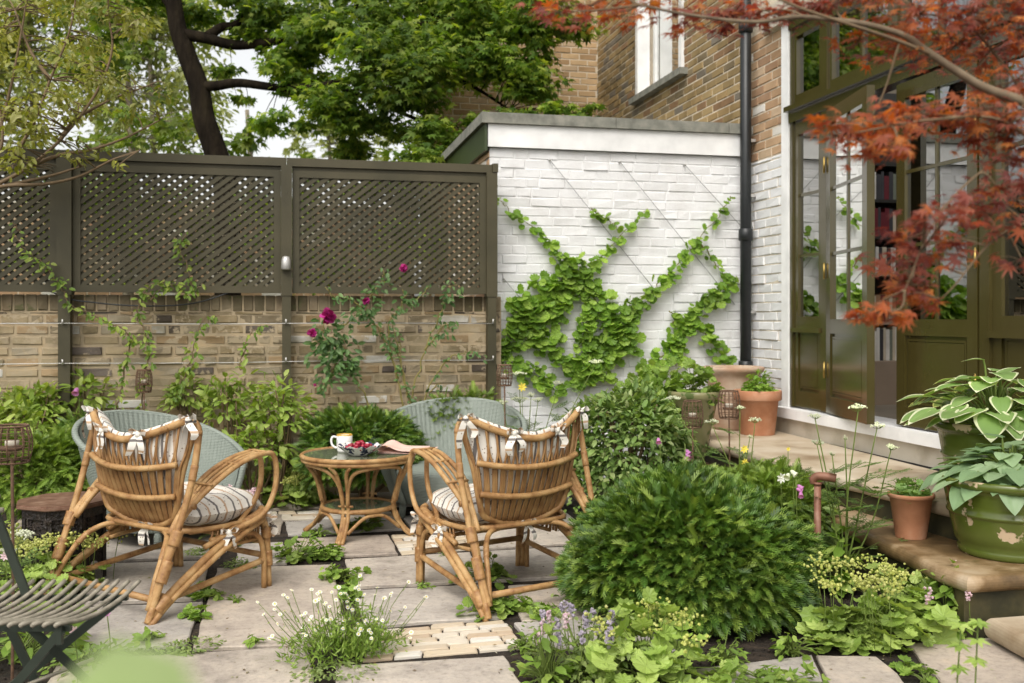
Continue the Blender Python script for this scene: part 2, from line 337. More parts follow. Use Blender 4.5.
def glass(name, refl, tint):
    m, nt, b = newmat(name); tr = nt.nodes.new('ShaderNodeBsdfTransparent'); tr.inputs[0].default_value = (*tint, 1)
    gl = nt.nodes.new('ShaderNodeBsdfGlossy'); gl.inputs['Roughness'].default_value = .012; gl.inputs[0].default_value = (.95,.96,.95,1)
    lw = N(nt, 'ShaderNodeFresnel', IOR=1.5); f = math_(nt, 'MULTIPLY', lw.outputs[0], refl, True)
    ms = nt.nodes.new('ShaderNodeMixShader'); nt.links.new(f, ms.inputs[0]); nt.links.new(tr.outputs[0], ms.inputs[1]); nt.links.new(gl.outputs[0], ms.inputs[2])
    nt.links.new(ms.outputs[0], nt.nodes['Material Output'].inputs['Surface']); return m
M['pane'] = glass('window_glass', 4.6, (.7,.75,.72))
m, nt, b = newmat('green_table_glass'); b.inputs['Base Color'].default_value = (.13,.145,.095,1); b.inputs['Roughness'].default_value = .06; b.inputs['Specular IOR Level'].default_value = .8; M['tglass'] = m
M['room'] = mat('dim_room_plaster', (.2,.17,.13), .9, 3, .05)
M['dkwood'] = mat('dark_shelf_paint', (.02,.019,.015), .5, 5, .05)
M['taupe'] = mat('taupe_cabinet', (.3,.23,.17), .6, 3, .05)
M['shade'] = mat('lamp_shade', (.75,.7,.6), .8, 8, .05)

# ------------------------------------------------------------------ leaf shapes: x along the blade, y across, z up
def T(v, *f): return (np.array(v, float), [(np.array(a), mi) for a, mi in f])
DIAM = T([(0,0,0),(.5,.27,.05),(1,0,-.04),(.5,-.27,.05)], ([(0,1,2),(0,2,3)], 0))
OVAL = T([(0,0,0),(.3,.22,.05),(.3,0,0),(.3,-.22,.05),(.7,.2,.03),(.7,0,-.02),(.7,-.2,.03),(1,0,-.1)],
         ([(0,2,1),(0,3,2),(4,5,7),(5,6,7)], 0), ([(1,2,5,4),(2,3,6,5)], 0))
NARROW = T([(0,0,0),(.4,.1,.02),(1,0,-.12),(.4,-.1,.02),(.4,0,0)], ([(0,4,1),(0,3,4),(1,4,2),(4,3,2)], 0))
def heart(sc=9, amp=.05, droop=.12):
    a = np.linspace(-PI*.86, PI*.86, sc*2+1); r = .5*(1+.18*np.cos(a))*(1+amp*np.cos(np.arange(len(a))*PI))
    x = .42+r*np.cos(a); y = .98*r*np.sin(a); z = .1*np.abs(y)-droop*(x-.3)**2+.5*amp*np.cos(np.arange(len(a))*PI)
    v = [(0.1,0,0),(.45,0,-.03)] + list(zip(x, y, z)); n = len(a)
    f = [(1, i+2, i+3) for i in range(n-1)] + [(1, 0, 2), (1, n+1, 0)]
    return T(v, (f, 0))
HEART = heart(6, .05); SCALLOP = heart(8, .08, .05)
def lobed(lobes, dep=.42, w=1.0, sp=2.3):
    """lobes: list of (angle, length); pointed fingers round the stalk"""
    v = [(0,0,0)]; n = len(lobes)
    for i, (a, l) in enumerate(lobes):
        a0 = lobes[i-1][0] if i else a-(lobes[1][0]-lobes[0][0]); lo = (a0+a)/2
        v.append((dep*math.cos(lo)*(.5 if i == 0 else 1), dep*math.sin(lo)*(.5 if i == 0 else 1), .02))
        h = (a-lo)*.52
        v.append((l*.62*math.cos(a-h*w), l*.62*math.sin(a-h*w), -.02)); v.append((l*math.cos(a), l*math.sin(a), -.14*l)); v.append((l*.62*math.cos(a+h*w), l*.62*math.sin(a+h*w), -.02))
    a = lobes[-1][0]; st = (lobes[-1][0]-lobes[-2][0])/2; v.append((dep*.5*math.cos(a+st), dep*.5*math.sin(a+st), .02))
    k = len(v); f = []
    for i in range(n):
        b = 1+4*i; f += [(0, b, b+1, b+3), (0, b+3, b+4)]
    t3 = [x for x in f if len(x) == 3]; t4 = [x for x in f if len(x) == 4]; t3 += [(1+4*i+1, 1+4*i+2, 1+4*i+3) for i in range(n)]
    return T(v, (t3, 0), (t4, 0))
ACER = lobed([(-1.9,.45),(-1.25,.72),(-.62,.93),(0,1.0),(.62,.93),(1.25,.72),(1.9,.45)], .3, .62)
FIELD = lobed([(-1.35,.6),(-.65,.85),(0,1.0),(.65,.85),(1.35,.6)], .5, 1.0)
TRI = lobed([(-.95,.85),(0,1.0),(.95,.85)], .42, 1.2)
def comb(n=9, ang=.95, l=.3, dr=.05, w=.22):
    """a flat spray of needles along a twig"""
    v, f = [(i/n, 0, -dr*(i/n)**2) for i in range(n+1)], []; q = []
    for i in range(n):
        x = (i+.6)/n; L = l*(.5+.5*math.sin(PI*min(1, (i+2)/n*.72))); h = w/n
        for s in (1, -1):
            k = len(v); a = ang*(1-.35*i/n); ca, sa = math.cos(a), math.sin(a); z = .06-.05*(i%2)-dr*x*x
            v += [(x+L*ca-h, s*L*sa, z), (x+L*ca+h, s*L*sa*.97, z-.02)]; q.append((i,i+1,k+1,k) if s > 0 else (i+1,i,k,k+1))
    k = len(v); v += [(1.02,.05,-dr),(1.2,0,-dr*1.5),(1.02,-.05,-dr)]; f += [(n,k+1,k),(n,k+2,k+1)]
    return T(v, (f, 0), (q, 0))
COMB = comb(12, .82, .33, .2, .22); FEATHER = comb(7, 1.1, .3, .05, .12)
def blob(seg=5):
    v = [(0,0,.5)] + [(.5*math.cos(a), .5*math.sin(a), 0) for a in np.arange(seg)*2*PI/seg] + [(0,0,-.5)]
    return T(v, ([(0,1+i,1+(i+1)%seg) for i in range(seg)] + [(seg+1,1+(i+1)%seg,1+i) for i in range(seg)], 0))
BLOB = blob()
def daisy(n=11, mi_c=1):
    v, f, g = [], [], []
    for i in range(n):
        a = i*2*PI/n; k = len(v); c, s = math.cos(a), math.sin(a)
        v += [(.12*c,.12*s,0),(.42*c-.09*s,.42*s+.09*c,.03),(.5*c,.5*s,.0),(.42*c+.09*s,.42*s-.09*c,.03)]; f.append((k,k+3,k+2,k+1))
    k = len(v); v += [(0,0,.09)] + [(.17*math.cos(a), .17*math.sin(a), .03) for a in np.arange(7)*2*PI/7]; g = [(k,k+1+i,k+1+(i+1)%7) for i in range(7)]
    return T(v, (f, 0), (g, 1))
DAISY = daisy()

class Lumps:
    """smooth lumpy radius over directions"""
    def __init__(s, k=9, amp=.14, f=(1.5, 4.5)):
        s.d = sphere_dirs(k)*R_.uniform(*f, size=(k,1)); s.p = R_.uniform(0, 6.3, k); s.a = amp/math.sqrt(k/3)
    def __call__(s, u): return 1 + s.a*np.sin(u@s.d.T + s.p).sum(1)
def dome_points(n, c, rad, lump, lo=.78, hi=1.0, zmin=-.2):
    u = sphere_dirs(int(n*2.2)); u = u[u[:,2] > zmin][:n]
    r = lump(u)*R_.uniform(lo, hi, len(u))**.7
    return np.array(c) + u*r[:,None]*np.array(rad), unit(u/np.array(rad))
def stems_bm(c, rad, k=7, r=.008, base=None, mi=0):
    mb = MB(); c = np.array(c); b = np.array(base if base is not None else (c[0], c[1], 0))
    for i in range(k):
        u = sphere_dirs(1)[0]; u[2] = abs(u[2])*.8+.3; e = c + u*np.array(rad)*.72; o = R_.normal(size=3)*.03; o[2] = 0
        mb.tube([b+o, (b+e)/2+R_.normal(size=3)*.03, e], [r*1.3, r, r*.5], 5, mi, sub=4)
    return mb
def setp(o, t):
    """parent a world-space mesh to a thing without moving it"""
    o.parent = t
    import mathutils
    o.matrix_parent_inverse = (mathutils.Matrix.Translation(t.location) @ t.rotation_euler.to_matrix().to_4x4()).inverted()
    return o

def shrub(name, label, cat, base, c, rad, n, tpl, size, m, group=None, lump=.16, lo=.55, zmin=-.35, up=.35, spread=.7, k=7, hang=0.0, sr=.008):
    """a bush: woody stems inside a lumpy volume of separate leaves"""
    base = np.array(base, float); t = thing(name, label, cat, base, 0, group)
    p, u = dome_points(n, c, rad, Lumps(10, lump, (2, 6)), lo, 1.02, zmin)
    ok = p[:,2] > base[2]+.012; p, u = p[ok], u[ok]
    d = unit(u*.8 + rnd(len(p))*spread*.6 + np.array([0,0,-hang])); nn = unit(u*.6 + rnd(len(p))*.35 + np.array([0,0,up+.5]))
    mb = MB().scatter(tpl, p, d, nn, size*R_.uniform(.65, 1.25, len(p)))
    setp(mb.build('foliage', M[m], smooth=False), t)
    if k: setp(stems_bm(c, rad, k, sr, base).build('stem', M['twig']), t)
    return t
# ================================================================== the setting
ground = MB()
ground.box((-40,-12,-.5), (40,60,-.016)); tag(ground.build('ground', M['soil'], smooth=False), kind='structure')
lawn = MB(); lawn.add([(-40,9.2,-.01),(40,9.2,-.01),(40,60,-.01),(-40,60,-.01)], [(0,1,2,3)]); tag(lawn.build('lawn_beyond', M['grass'], smooth=False), kind='structure')

def slab(mb, quad, h=.05, top=0.0, rough=.006, ch=.006, world=False):
    """one sawn stone with a worn, slightly wandering edge"""
    q = np.array([g if world else G(*g) for g in quad])[:, :2]; e = []
    for i in range(len(q)):
        a, b = q[i], q[(i+1) % len(q)]; L = np.linalg.norm(b-a); k = max(2, int(L/.06)); nrm = np.array([(b-a)[1], -(b-a)[0]])/L
        w = R_.normal(size=k)*rough; w = np.convolve(np.r_[w, w[:2]], [.25,.5,.25], 'valid')[:k] if k > 3 else w*.5
        for j in range(k): e.append(a+(b-a)*j/k + nrm*(w[j] if j else 0))
    e = np.array(e); n = len(e); c = e.mean(0); t = np.random.default_rng(int(abs(c[0]*1000))).normal(size=2)*.0015
    inner = c + (e-c)*(1-ch/np.maximum(.05, np.linalg.norm(e-c, axis=1)))[:,None]
    zt = top + (e-c)@t*2
    v = np.concatenate([np.c_[e, np.full(n, top-h)], np.c_[e, zt-ch*.7], np.c_[inner, zt]]); k = np.arange(n); k2 = (k+1) % n
    f = [tuple(x) for x in np.stack([k2,k,n+k,n+k2],1)] + [tuple(x) for x in np.stack([n+k2,n+k,2*n+k,2*n+k2],1)] + [tuple((2*n+k)[::-1])]
    mb.add(v, f); return mb
pave = MB()
SL = [[(60,660),(308,645.5),(316,700),(20,730)], [(217,567.5),(332,564),(350,642),(193,648)], [(84,607),(203,601.5),(186,644),(62,651)],
      [(84,563),(209,559.5),(203,597.5),(80,603)], [(110,534),(221,528),(220,556),(90,560)], [(237,543.5),(283,541.5),(287,562),(235,565)],
      [(291,538.5),(388,534.5),(398,553),(292,557)], [(345,559),(470,551.5),(483,580),(354,586.5)], [(355,590),(485,583.5),(503,616),(364,626)],
      [(477,551),(660,541),(690,571),(489,580)], [(508,585),(690,576),(760,622),(522,620)], [(514,623),(640,617),(700,650),(531,645)],
      [(336,665.5),(504,655),(538,705),(338,715)], [(905,642.5),(1003,636),(1075,670),(1090,730),(985,730)], [(816,654.5),(876,656),(958,730),(850,730)],
      [(692,669.5),(812,655.5),(844,730),(700,730)], [(285,521.5),(396,516.5),(404,528),(288,534)], [(402,516),(560,508),(580,522),(410,527)],
      [(265,496),(372,492),(376,505),(264,509)], [(376,492),(560,484),(572,502),(380,505)], [(462,530),(640,520),(656,538),(474,548)],
      [(30,510),(262,497),(258,512),(10,526)], [(30,529),(282,514),(280,532),(228,534),(226,527),(20,536)]]
for q in SL: slab(pave, q)
tag(pave.build('patio_paving', M['slab'], smooth=False), kind='structure')
edg = MB()
def lerpq(q, u, v):
    a, b, c, d = [G(*x) for x in q]; return (a*(1-u)+b*u)*(1-v) + (d*(1-u)+c*u)*v
for q, rows, cols in (([(378,628),(505.5,618),(523,646),(362,659)], 7, 3.2), ([(391,534.5),(470,530),(476,547),(402,553)], 6, 3.0), ([(262,511),(380,506.5),(398,515),(262,520)], 3, 4)):
    for r in range(rows):
        u = -R_.uniform(.0, .25)
        while u < 1:
            L = R_.uniform(.55, 1.25)/cols; a, b = max(0, u+.006), min(1, u+L-.006); u += L
            if b-a < .04: continue
            j = R_.uniform(-.05, .05, 4)/rows
            slab(edg, [lerpq(q, a, (r+.06)/rows+j[0]*.5), lerpq(q, b, (r+.06)/rows+j[1]*.5), lerpq(q, b, (r+.94)/rows+j[2]*.5), lerpq(q, a, (r+.94)/rows+j[3]*.5)], .05, R_.uniform(-.008, .001), .004, .008, True)
tag(edg.build('brick_path', M['edging'], smooth=False), kind='structure')

# steps up to the doors: rounded stone treads over mossy risers
def tread(mb, out, top, th, r=.025):
    """a stone slab from a plan outline with a rounded nosing all round"""
    o = np.array(out, float); n = len(o); c = o.mean(0); V = []; ks = 10
    prev = np.roll(o, 1, 0); nxt = np.roll(o, -1, 0); d1 = unit(o-prev); d2 = unit(nxt-o)
    n1 = np.c_[d1[:,1], -d1[:,0]]; n2 = np.c_[d2[:,1], -d2[:,0]]; mit = (n1+n2)/(1+np.sum(n1*n2, 1))[:,None]
    h = th/2
    for i in range(ks+1):
        a = PI/2 - PI*i/ks; V.append(np.c_[o - mit*(r*(1-math.sin(PI/2-abs(a)))), np.full(n, top-h+h*math.sin(a))])
    V = np.concatenate(V); k = np.arange(n); k2 = (k+1) % n; f = [tuple(k)]
    for i in range(ks): f += [tuple(x) for x in np.stack([i*n+k,(i+1)*n+k,(i+1)*n+k2,i*n+k2],1)]
    f.append(tuple((ks*n+k)[::-1])); mb.add(V, f)
def dense(a, b, k, w=.004): return [tuple(np.array(a)+(np.array(b)-np.array(a))*i/k + (R_.normal(size=2)*w if i else 0)) for i in range(k)]
low = [(2.66,3.54)] + [(3.05,3.545),(3.6,3.54),(3.78,3.54)] ; back = [(3.78,7.62),(2.98,7.62)]
st = MB()
lowout = dense((3.0,7.62),(2.86,5.2),14,.006) + dense((2.86,5.2),(2.665,3.56),10) + [(2.69,3.535)] + dense((2.72,3.53),(3.78,3.53),6) + [(3.78,7.62)]
tread(st, lowout, .25, .07, .03)
upout = dense((2.93,7.62),(2.96,5.3),12) + dense((2.96,5.3),(3.05,4.1),10) + [(3.065,4.07)] + dense((3.09,4.06),(3.745,4.06),5) + [(3.745,7.62)]
tag(st.build('stone_steps', M['step'], smooth=False), kind='structure')
st = MB(); tread(st, upout, .43, .075, .03); tag(st.build('terrace', M['terr_stone'], smooth=False), kind='structure')
# smooth shade the nosings by angle
rz = MB()
rz.add([(3.04,7.6,-.04),(2.9,5.2,-.04),(2.71,3.58,-.04),(3.76,3.58,-.04),(3.04,7.6,.182),(2.9,5.2,.182),(2.71,3.58,.182),(3.76,3.58,.182)], [(0,1,5,4),(1,2,6,5),(2,3,7,6)])
rz.add([(2.985,7.6,.249),(3.01,5.3,.249),(3.09,4.1,.249),(3.74,4.1,.249),(2.985,7.6,.357),(3.01,5.3,.357),(3.09,4.1,.357),(3.74,4.1,.357)], [(0,1,5,4),(1,2,6,5),(2,3,7,6)])
tag(rz.build('step_riser', M['riser'], smooth=False), kind='structure')
lp = MB(); tread(lp, dense((2.74,3.5),(2.67,3.0),6) + dense((2.66,2.98),(2.6,1.6),6) + [(4.2,1.6),(4.2,3.5)], .1, .09, .03)
tag(lp.build('stone_landing', M['terr_stone'], smooth=False), kind='structure')

# ------------------------------------------------------------------ walls of separate bricks
def bricks(mb, org, ux, L, H, nrm, course=.075, bl=.225, gap=.012, z0=0, proud=.004, jit=.0015, wild=.0, hole=None, headers=.0):
    org = np.array(org, float); ux = np.array(ux, float); nr = np.array(nrm, float); r = 0; z = z0
    flip = np.dot(np.cross(ux, (0,0,1)), nr) < 0
    while z < H - .01:
        h = min(course, H-z); u = -(bl/2 if r % 2 else 0) - R_.uniform(0, .03)
        while u < L:
            w = bl if R_.random() > headers else bl*.5
            w *= R_.uniform(1-wild, 1+wild); a, b = max(0, u), min(L, u+w); u += w
            if b-a < .03: continue
            if hole and not (b < hole[0] or a > hole[1] or z+h < hole[2] or z > hole[3]):
                if a < hole[0]-.03: b = hole[0]
                elif b > hole[1]+.03: a = hole[1]
                else: continue
            g = gap/2; q = [(a+g, z+g), (b-g, z+g), (b-g, z+h-g), (a+g, z+h-g)]
            pr = proud + abs(R_.normal())*jit*2; c = .004
            V = [org+ux*x+nr*0+np.array([0,0,y]) for x, y in q]
            q2 = [(a+g+c, z+g+c), (b-g-c, z+g+c), (b-g-c, z+h-g-c), (a+g+c, z+h-g-c)]
            V += [org+ux*(x+R_.normal()*jit)+nr*(pr+R_.normal()*jit)+np.array([0,0,y+R_.normal()*jit]) for x, y in q2]
            f = [(4,5,6,7)] + [(i,(i+1)%4,4+(i+1)%4,4+i) for i in range(4)]
            mb.add(V, [x[::-1] for x in f] if flip else f)
        z += course; r += 1
    return mb

# garden wall under the trellis
t = thing('garden_wall', 'old soot-stained brick garden wall under the olive trellis', 'wall', (-1.5,7.5,0))
mb = MB().box((-5.2,7.51,-.04),(1.62,7.72,1.46)); setp(mb.build('wall_core', M['mortard'], smooth=False), t)
mb = bricks(MB(), (-5.2,7.51,0), (1,0,0), 6.82, 1.345, (0,-1,0), wild=.16, jit=.0035, headers=.3, gap=.021, proud=.003, z0=-.02)
setp(mb.build('brickwork', M['stock'], smooth=False), t)
mb = bricks(MB(), (-5.2,7.51,0), (1,0,0), 6.82, 1.47, (0,-1,0), course=.125, bl=.077, z0=1.345, wild=.06, jit=.003, proud=.004); setp(mb.build('soldier_course', M['stockdark'], smooth=False), t)

# trellis panels: flat frame and two crossed layers of laths
def clipseg(c, d, x0, x1, z0, z1):
    t0, t1 = -1e9, 1e9
    for k, (lo, hi) in enumerate(((x0,x1),(z0,z1))):
        a, b = sorted(((lo-c[k])/d[k], (hi-c[k])/d[k])); t0, t1 = max(t0, a), min(t1, b)
    return (t0, t1) if t1-t0 > .02 else None
ZT0, ZT1 = 1.48, 2.37
def trellis_panel(x0, x1, label, ca, cb):
    t = thing('trellis_panel', label, 'trellis', ((x0+x1)/2, FY, 0), 0, 'trellis panels along the garden wall')
    fr = .05; mb = MB()
    mb.box((x0,FY-.02,ZT0),(x1,FY+.025,ZT0+fr)); mb.box((x0,FY-.02,ZT1-fr),(x1,FY+.025,ZT1))
    mb.box((x0,FY-.021,ZT0+.001),(x0+fr,FY+.026,ZT1-.001)); mb.box((x1-fr,FY-.021,ZT0+.001),(x1,FY+.026,ZT1-.001))
    setp(mb.build('frame', M['trellis'], smooth=False), t)
    mb = MB(); a0, a1, b0, b1 = x0+fr-.01, x1-fr+.01, ZT0+fr-.01, ZT1-fr+.01; per = .0745; s = math.sqrt(.5)
    for lay, (dx, y) in enumerate(((1, FY-.006), (-1, FY+.008))):
        d = (s*dx*1.12, s*.88); L = math.hypot(*d); d = (d[0]/L, d[1]/L); step = per
        k = -60
        while k < 140:
            c = (x0 + k*step, ZT0); k += 1
            w = clipseg(c, d, a0, a1, b0, b1)
            if w:
                p = (c[0]+d[0]*w[0], y, c[1]+d[1]*w[0]); q = (c[0]+d[0]*w[1], y, c[1]+d[1]*w[1]); mb.bar(p, q, 0.0125, .029, up=(-d[1],0,d[0]) )
    setp(mb.build('lattice', M['trellis'], smooth=False), t)
    mb = MB().box((ca,FY-.035,ZT1+.028),(cb,FY+.045,ZT1+.088)); mb.box((x0-.0,FY-.012,ZT1+.002),(x1,FY+.02,ZT1+.026)); setp(mb.build('cap_rail', M['trellis'], smooth=False), t)
def xat(px, py=250): return WY(px, py, FY)[0]
X = [xat(p) for p in (-220, 58.8, 72.6, 281.6, 291.6, 486)]
trellis_panel(X[0], X[1]-.005, 'olive trellis panel behind the overhanging pale branches', X[0]-.02, (X[1]+X[2])/2-.001)
trellis_panel(X[2]+.005, X[3]-.005, 'olive trellis panel behind the yellow-green climber', (X[1]+X[2])/2+.001, (X[3]+X[4])/2-.001)
trellis_panel(X[4]+.005, X[5]-.003, 'olive trellis panel above the magenta rose, next to the white wall', (X[3]+X[4])/2+.001, X[5]+.04)
for px0, px1, lab in ((58,73,'olive fence post under the overhanging pale branches'), (281,292,'olive fence post carrying the small grey lamp'), (485.5,496,'olive fence post at the corner of the white wall')):
    a, b = xat(px0), xat(px1); c = (a+b)/2
    t = thing('fence_post', lab, 'post', (c, FY, 0), 0, 'posts of the trellis fence')
    mb = MB().box((a,FY-.055,ZT0-.02),(b,FY+.05,ZT1+.027)); hw = (b-a)*.4; mb.box((c-hw,FY-.05,-.03),(c+hw,FY+.03,ZT0-.021)); setp(mb.build('post', M['trellis'], smooth=False), t)
    mb = MB(); 
    if c > X[5]: mb.box((a+.045,FY-.062,ZT1+.03),(b+.004,FY+.06,ZT1+.095))
    else: mb.box((a+.002,FY-.045,ZT1+.0275),(b-.002,FY+.03,ZT1+.03))
    setp(mb.build('post_cap', M['trellis'], smooth=False), t)
# lamp on the middle post
c = WY(286, 263, FY-.08); t = thing('post_lamp', 'small grey bullet lamp fixed to the trellis post', 'lamp', c)
setp(MB().lathe([(0,.05),(.022,.045),(.033,.02),(.035,-.04),(.03,-.05),(0,-.05)], 16, c).build('lamp_body', M['wire']), t)
setp(MB().tube([c+(0,.02,-.03), c+(0,.06,-.05)], .012).build('bracket', M['black']), t)
# wires with eyes, and a slack black cable
for i, (py, lab) in enumerate(((323.5, 'upper thin steel wire strung along the brick wall'), (362, 'lower thin steel wire strung along the brick wall'))):
    t = thing('training_wire', lab, 'wire', WY(250, py, 7.38), 0, 'training wires on the brick wall'); z = WY(250, py, 7.38)[2]
    xs = np.linspace(X[0]+.3, xat(492), 24); setp(MB().tube([(x, 7.375, z+.003*math.sin(x*3)) for x in xs], .0028, 5).build('wire', M['wire']), t)
    for px in (65, 286, 491):
        x = xat(px); setp(MB().tube([(x,7.385,z),(x,7.36,z),(x,7.357,z+.03)], .006, 6).build('eye_bolt', M['wire']), t)
mb = MB().tube([WY(px, py, 7.45-.02) for px, py in ((40,287),(70,299),(90,302),(120,305),(160,306),(195,303),(225,294),(235,288))], .006, 6, sub=5)
tag(mb.build('black_cable', M['black']), 'slack black cable hanging under the trellis on the brick wall', 'cable')

# ------------------------------------------------------------------ painted outbuilding
XL = WY(489, 300, BW)[0]; ZR = 2.63
t = thing('outbuilding', 'white painted brick outbuilding with felt roof edge and climbing vine', 'outbuilding', ((XL+3.7)/2, BW, 0))
mb = MB().box((XL+.01,BW+.012,-.04),(3.74,BW+.2,ZR)); setp(mb.build('wall_core', M['wpaint'], smooth=False), t)
mb = bricks(MB(), (XL,BW+.013,0), (1,0,0), 3.745-XL, ZR, (0,-1,0), wild=.1, jit=.002, gap=.008, proud=.003, headers=.12); setp(mb.build('painted_brickwork', M['wpaint'], smooth=False), t)
mb = MB().box((XL+.004,BW+.2,-.04),(XL+.1,11.2,ZR-.02)); setp(mb.build('side_wall', M['mortarl'], smooth=False), t)
mb = bricks(MB(), (XL+.004,BW+.0,0), (0,1,0), 3.4, ZR-.02, (-1,0,0), wild=.05); setp(mb.build('side_brickwork', M['facade'], smooth=False), t)
mb = MB().box((XL-.012,BW-.03,ZR+.003),(3.735,BW-.004,ZR+.18)); setp(mb.build('fascia', M['white'], smooth=False), t)
mb = MB().box((XL-.04,BW-.026,ZR-.03),(XL-.018,11.2,ZR+.18)); setp(mb.build('side_fascia', M['fascia_green'], smooth=False), t)
mb = MB()
xs = [XL-.07, XL+1.02, XL+1.99, 3.7]
for a, b in zip(xs[:-1], xs[1:]): mb.box((a+.002,BW-.06,ZR+.182),(b-.002,BW+.1,ZR+.262+.003*(a>1)))
mb.box((XL-.069,BW+.102,ZR+.182),(XL+.06,11.2,ZR+.262)); setp(mb.build('coping', M['coping'], smooth=False), t)
setp(MB().box((XL+.062,BW+.102,ZR+.1),(3.74,11.2,ZR+.2)).build('roof', M['coping'], smooth=False), t)
setp(MB().tube([(XL-.06,11.0,ZR+.1),(XL-.06,11.0,ZR-.3)], .04).build('downspout', M['black']), t)
# wires on the white wall
for i, (a, b, lab) in enumerate((((550,160),(655,290),'taut wire running from under the fascia down to the middle vine'), ((620,162),(735,305),'taut wire crossing the bare upper middle of the white wall'),
                                 ((685,165),(740,225),'taut wire nearest the downpipe, high on the white wall'), ((504,279),(560,345),'short taut wire beside the fence post on the white wall'))):
    p, q = WY(*a, BW-.02), WY(*b, BW-.02)
    t = thing('wall_wire', lab, 'wire', p, 0, 'diagonal wires on the white wall'); setp(MB().tube([p, q], .0026, 5).build('wire', M['dwire']), t)
    setp(MB().tube([p+(0,.03,0), p+(0,-.012,0)], .007, 6).build('eye_bolt', M['wire']), t)

# ------------------------------------------------------------------ the house
H = thing('brick_house', 'tall stock brick house with olive glazed garden doors', 'house', (FAC, 6, 0))
def part(mb, name, m, parent=None, smooth=False):
    o = mb.build(name, m, smooth=smooth)
    if parent is None: return setp(o, H)
    o.parent = parent; return o
yJ = WX(789, 300, FAC)[1]        # frame starts
yA, yB, yC, yD, yE, yF = yJ, 6.44, 6.40, 5.62, 4.84, 4.80
# brick pier beside the doors, painted lower down
part(MB().box((FAC+.013,yA+.1,-.04),(FAC+.3,BW+.2,6.2)), 'pier', M['mortarl'])
part(bricks(MB(), (FAC+.013,yA+.09,0), (0,1,0), BW+.1-yA-.09, 2.58, (-1,0,0), wild=.08, jit=.0024, gap=.009), 'painted_brickwork', M['wpaint'])
part(bricks(MB(), (FAC+.013,yA+.09,0), (0,1,0), BW+.1-yA-.09, 3.62, (-1,0,0), wild=.05, z0=2.58), 'pier_brickwork', M['facade'])
# upper side wall, with the sash window
wy0, wy1 = WX(683, 60, FAC)[1], WX(637, 90, FAC)[1]; hz = 3.72
yc = 11.8
part(MB().box((FAC+.014,BW+.1,2.3),(FAC+.3,wy0,7.2)).box((FAC+.0145,wy1,2.3),(FAC+.3,yc,7.2)).box((FAC+.0142,wy0,2.3),(FAC+.3,wy1,hz)), 'upper_wall', M['mortarl'])
part(bricks(MB(), (FAC+.014,BW+.1,0), (0,1,0), yc-BW-.1, 7.2, (-1,0,0), z0=2.4, wild=.03, gap=.013, jit=.0015, hole=(wy0-BW-.1, wy1-BW-.1, hz, 6.2)), 'upper_brickwork', M['house'])
w = part(MB().box((FAC-.02,wy1-.07,hz-.02),(FAC+.12,wy1,6.2)).box((FAC-.02,wy0,hz-.02),(FAC+.12,wy0+.07,6.2)).box((FAC+.16,wy0+.07,hz),(FAC+.21,wy0+.13,6.2)).box((FAC+.16,wy1-.13,hz),(FAC+.21,wy1-.07,6.2))
         .box((FAC+.161,wy0+.13,hz),(FAC+.211,wy1-.13,hz+.09)).box((FAC+.16,wy0+.07,5.0),(FAC+.2,wy1-.07,5.06)), 'window', M['white'])
part(MB().box((FAC+.18,wy0+.1,hz+.05),(FAC+.186,wy1-.1,6.1)), 'pane', M['pane'], w)
part(MB().box((FAC+.24,wy0+.1,hz),(FAC+.25,wy1-.1,6.1)), 'blind', M['white'], w)
part(MB().box((FAC-.075,wy0-.1,hz-.085),(FAC+.16,wy1+.07,hz-.021)), 'sill', M['coping'], w)
# beyond the windowed wall, a pale brick return facing the garden
part(MB().box((1.62,yc+.014,-.04),(FAC+.1,yc+.3,7.2)), 'return_wall', M['mortarl'])
part(bricks(MB(), (1.62,yc+.014,0), (1,0,0), FAC-1.62+.02, 7.0, (0,-1,0), z0=2.3, wild=.03), 'return_brickwork', M['pale_brick'])
# near side of the doors
part(MB().box((FAC,1.2,-.04),(FAC+.3,4.02,6.2)), 'near_wall', M['wpaint'])
part(MB().box((FAC+.012,4.02,3.56),(FAC+.3,yA+.1,6.2)), 'wall_above_doors', M['mortarl'])
part(bricks(MB(), (FAC+.012,4.02,0), (0,1,0), yA+.09-4.02, 5.6, (-1,0,0), z0=3.75, wild=.05), 'lintel_brickwork', M['facade'])
part(MB().box((FAC-.05,4.0,3.56),(FAC+.1,yA+.35,3.74)), 'lintel', M['cream'])
part(MB().box((FAC-.012,yA-.01,.61),(FAC+.14,yA+.1,3.56)), 'white_jamb', M['white'])
part(MB().box((FAC-.07,4.0,.545),(FAC+.25,yA+.12,.62)), 'threshold', M['white'])
part(MB().box((FAC-.03,4.0,.42),(FAC+.2,yA+.3,.544)), 'plinth', M['cream'])
# olive frame
fr = MB()
def mull(y0, y1, z0, z1, d=.0): fr.box((FAC-.0+d, y0, z0), (FAC+.11, y1, z1))
mull(yA-.05, yA-.011, .63, 3.555); mull(yB-.02, yB+.06, .63, 2.78, -.005); mull(yF-.06, yF+.02, .63, 2.78, -.005); mull(4.02, 4.09, .63, 3.555)
mull(4.02, yA-.012, 2.78, 2.86, -.012); fr.box((FAC-.05,4.02,2.862),(FAC+.1,yA-.005,2.9)); mull(4.02, yA-.012, 3.49, 3.553, -.013)
for y in (yB+.02, 5.62, yF-.02): mull(y-.04, y+.04, 2.902, 3.489, -.004)
for y0, y1 in ((yB+.06,yA-.05),(5.66,yB-.02),(yF+.02,5.58),(4.09,yF-.06)):
    mull(y0+.001, y1-.001, 2.903, 2.98, .01); mull(y0+.001, y1-.001, 3.42, 3.488, .01); mull(y0+.0012, y0+.045, 2.981, 3.419, .01); mull(y1-.045, y1-.0012, 2.981, 3.419, .01)
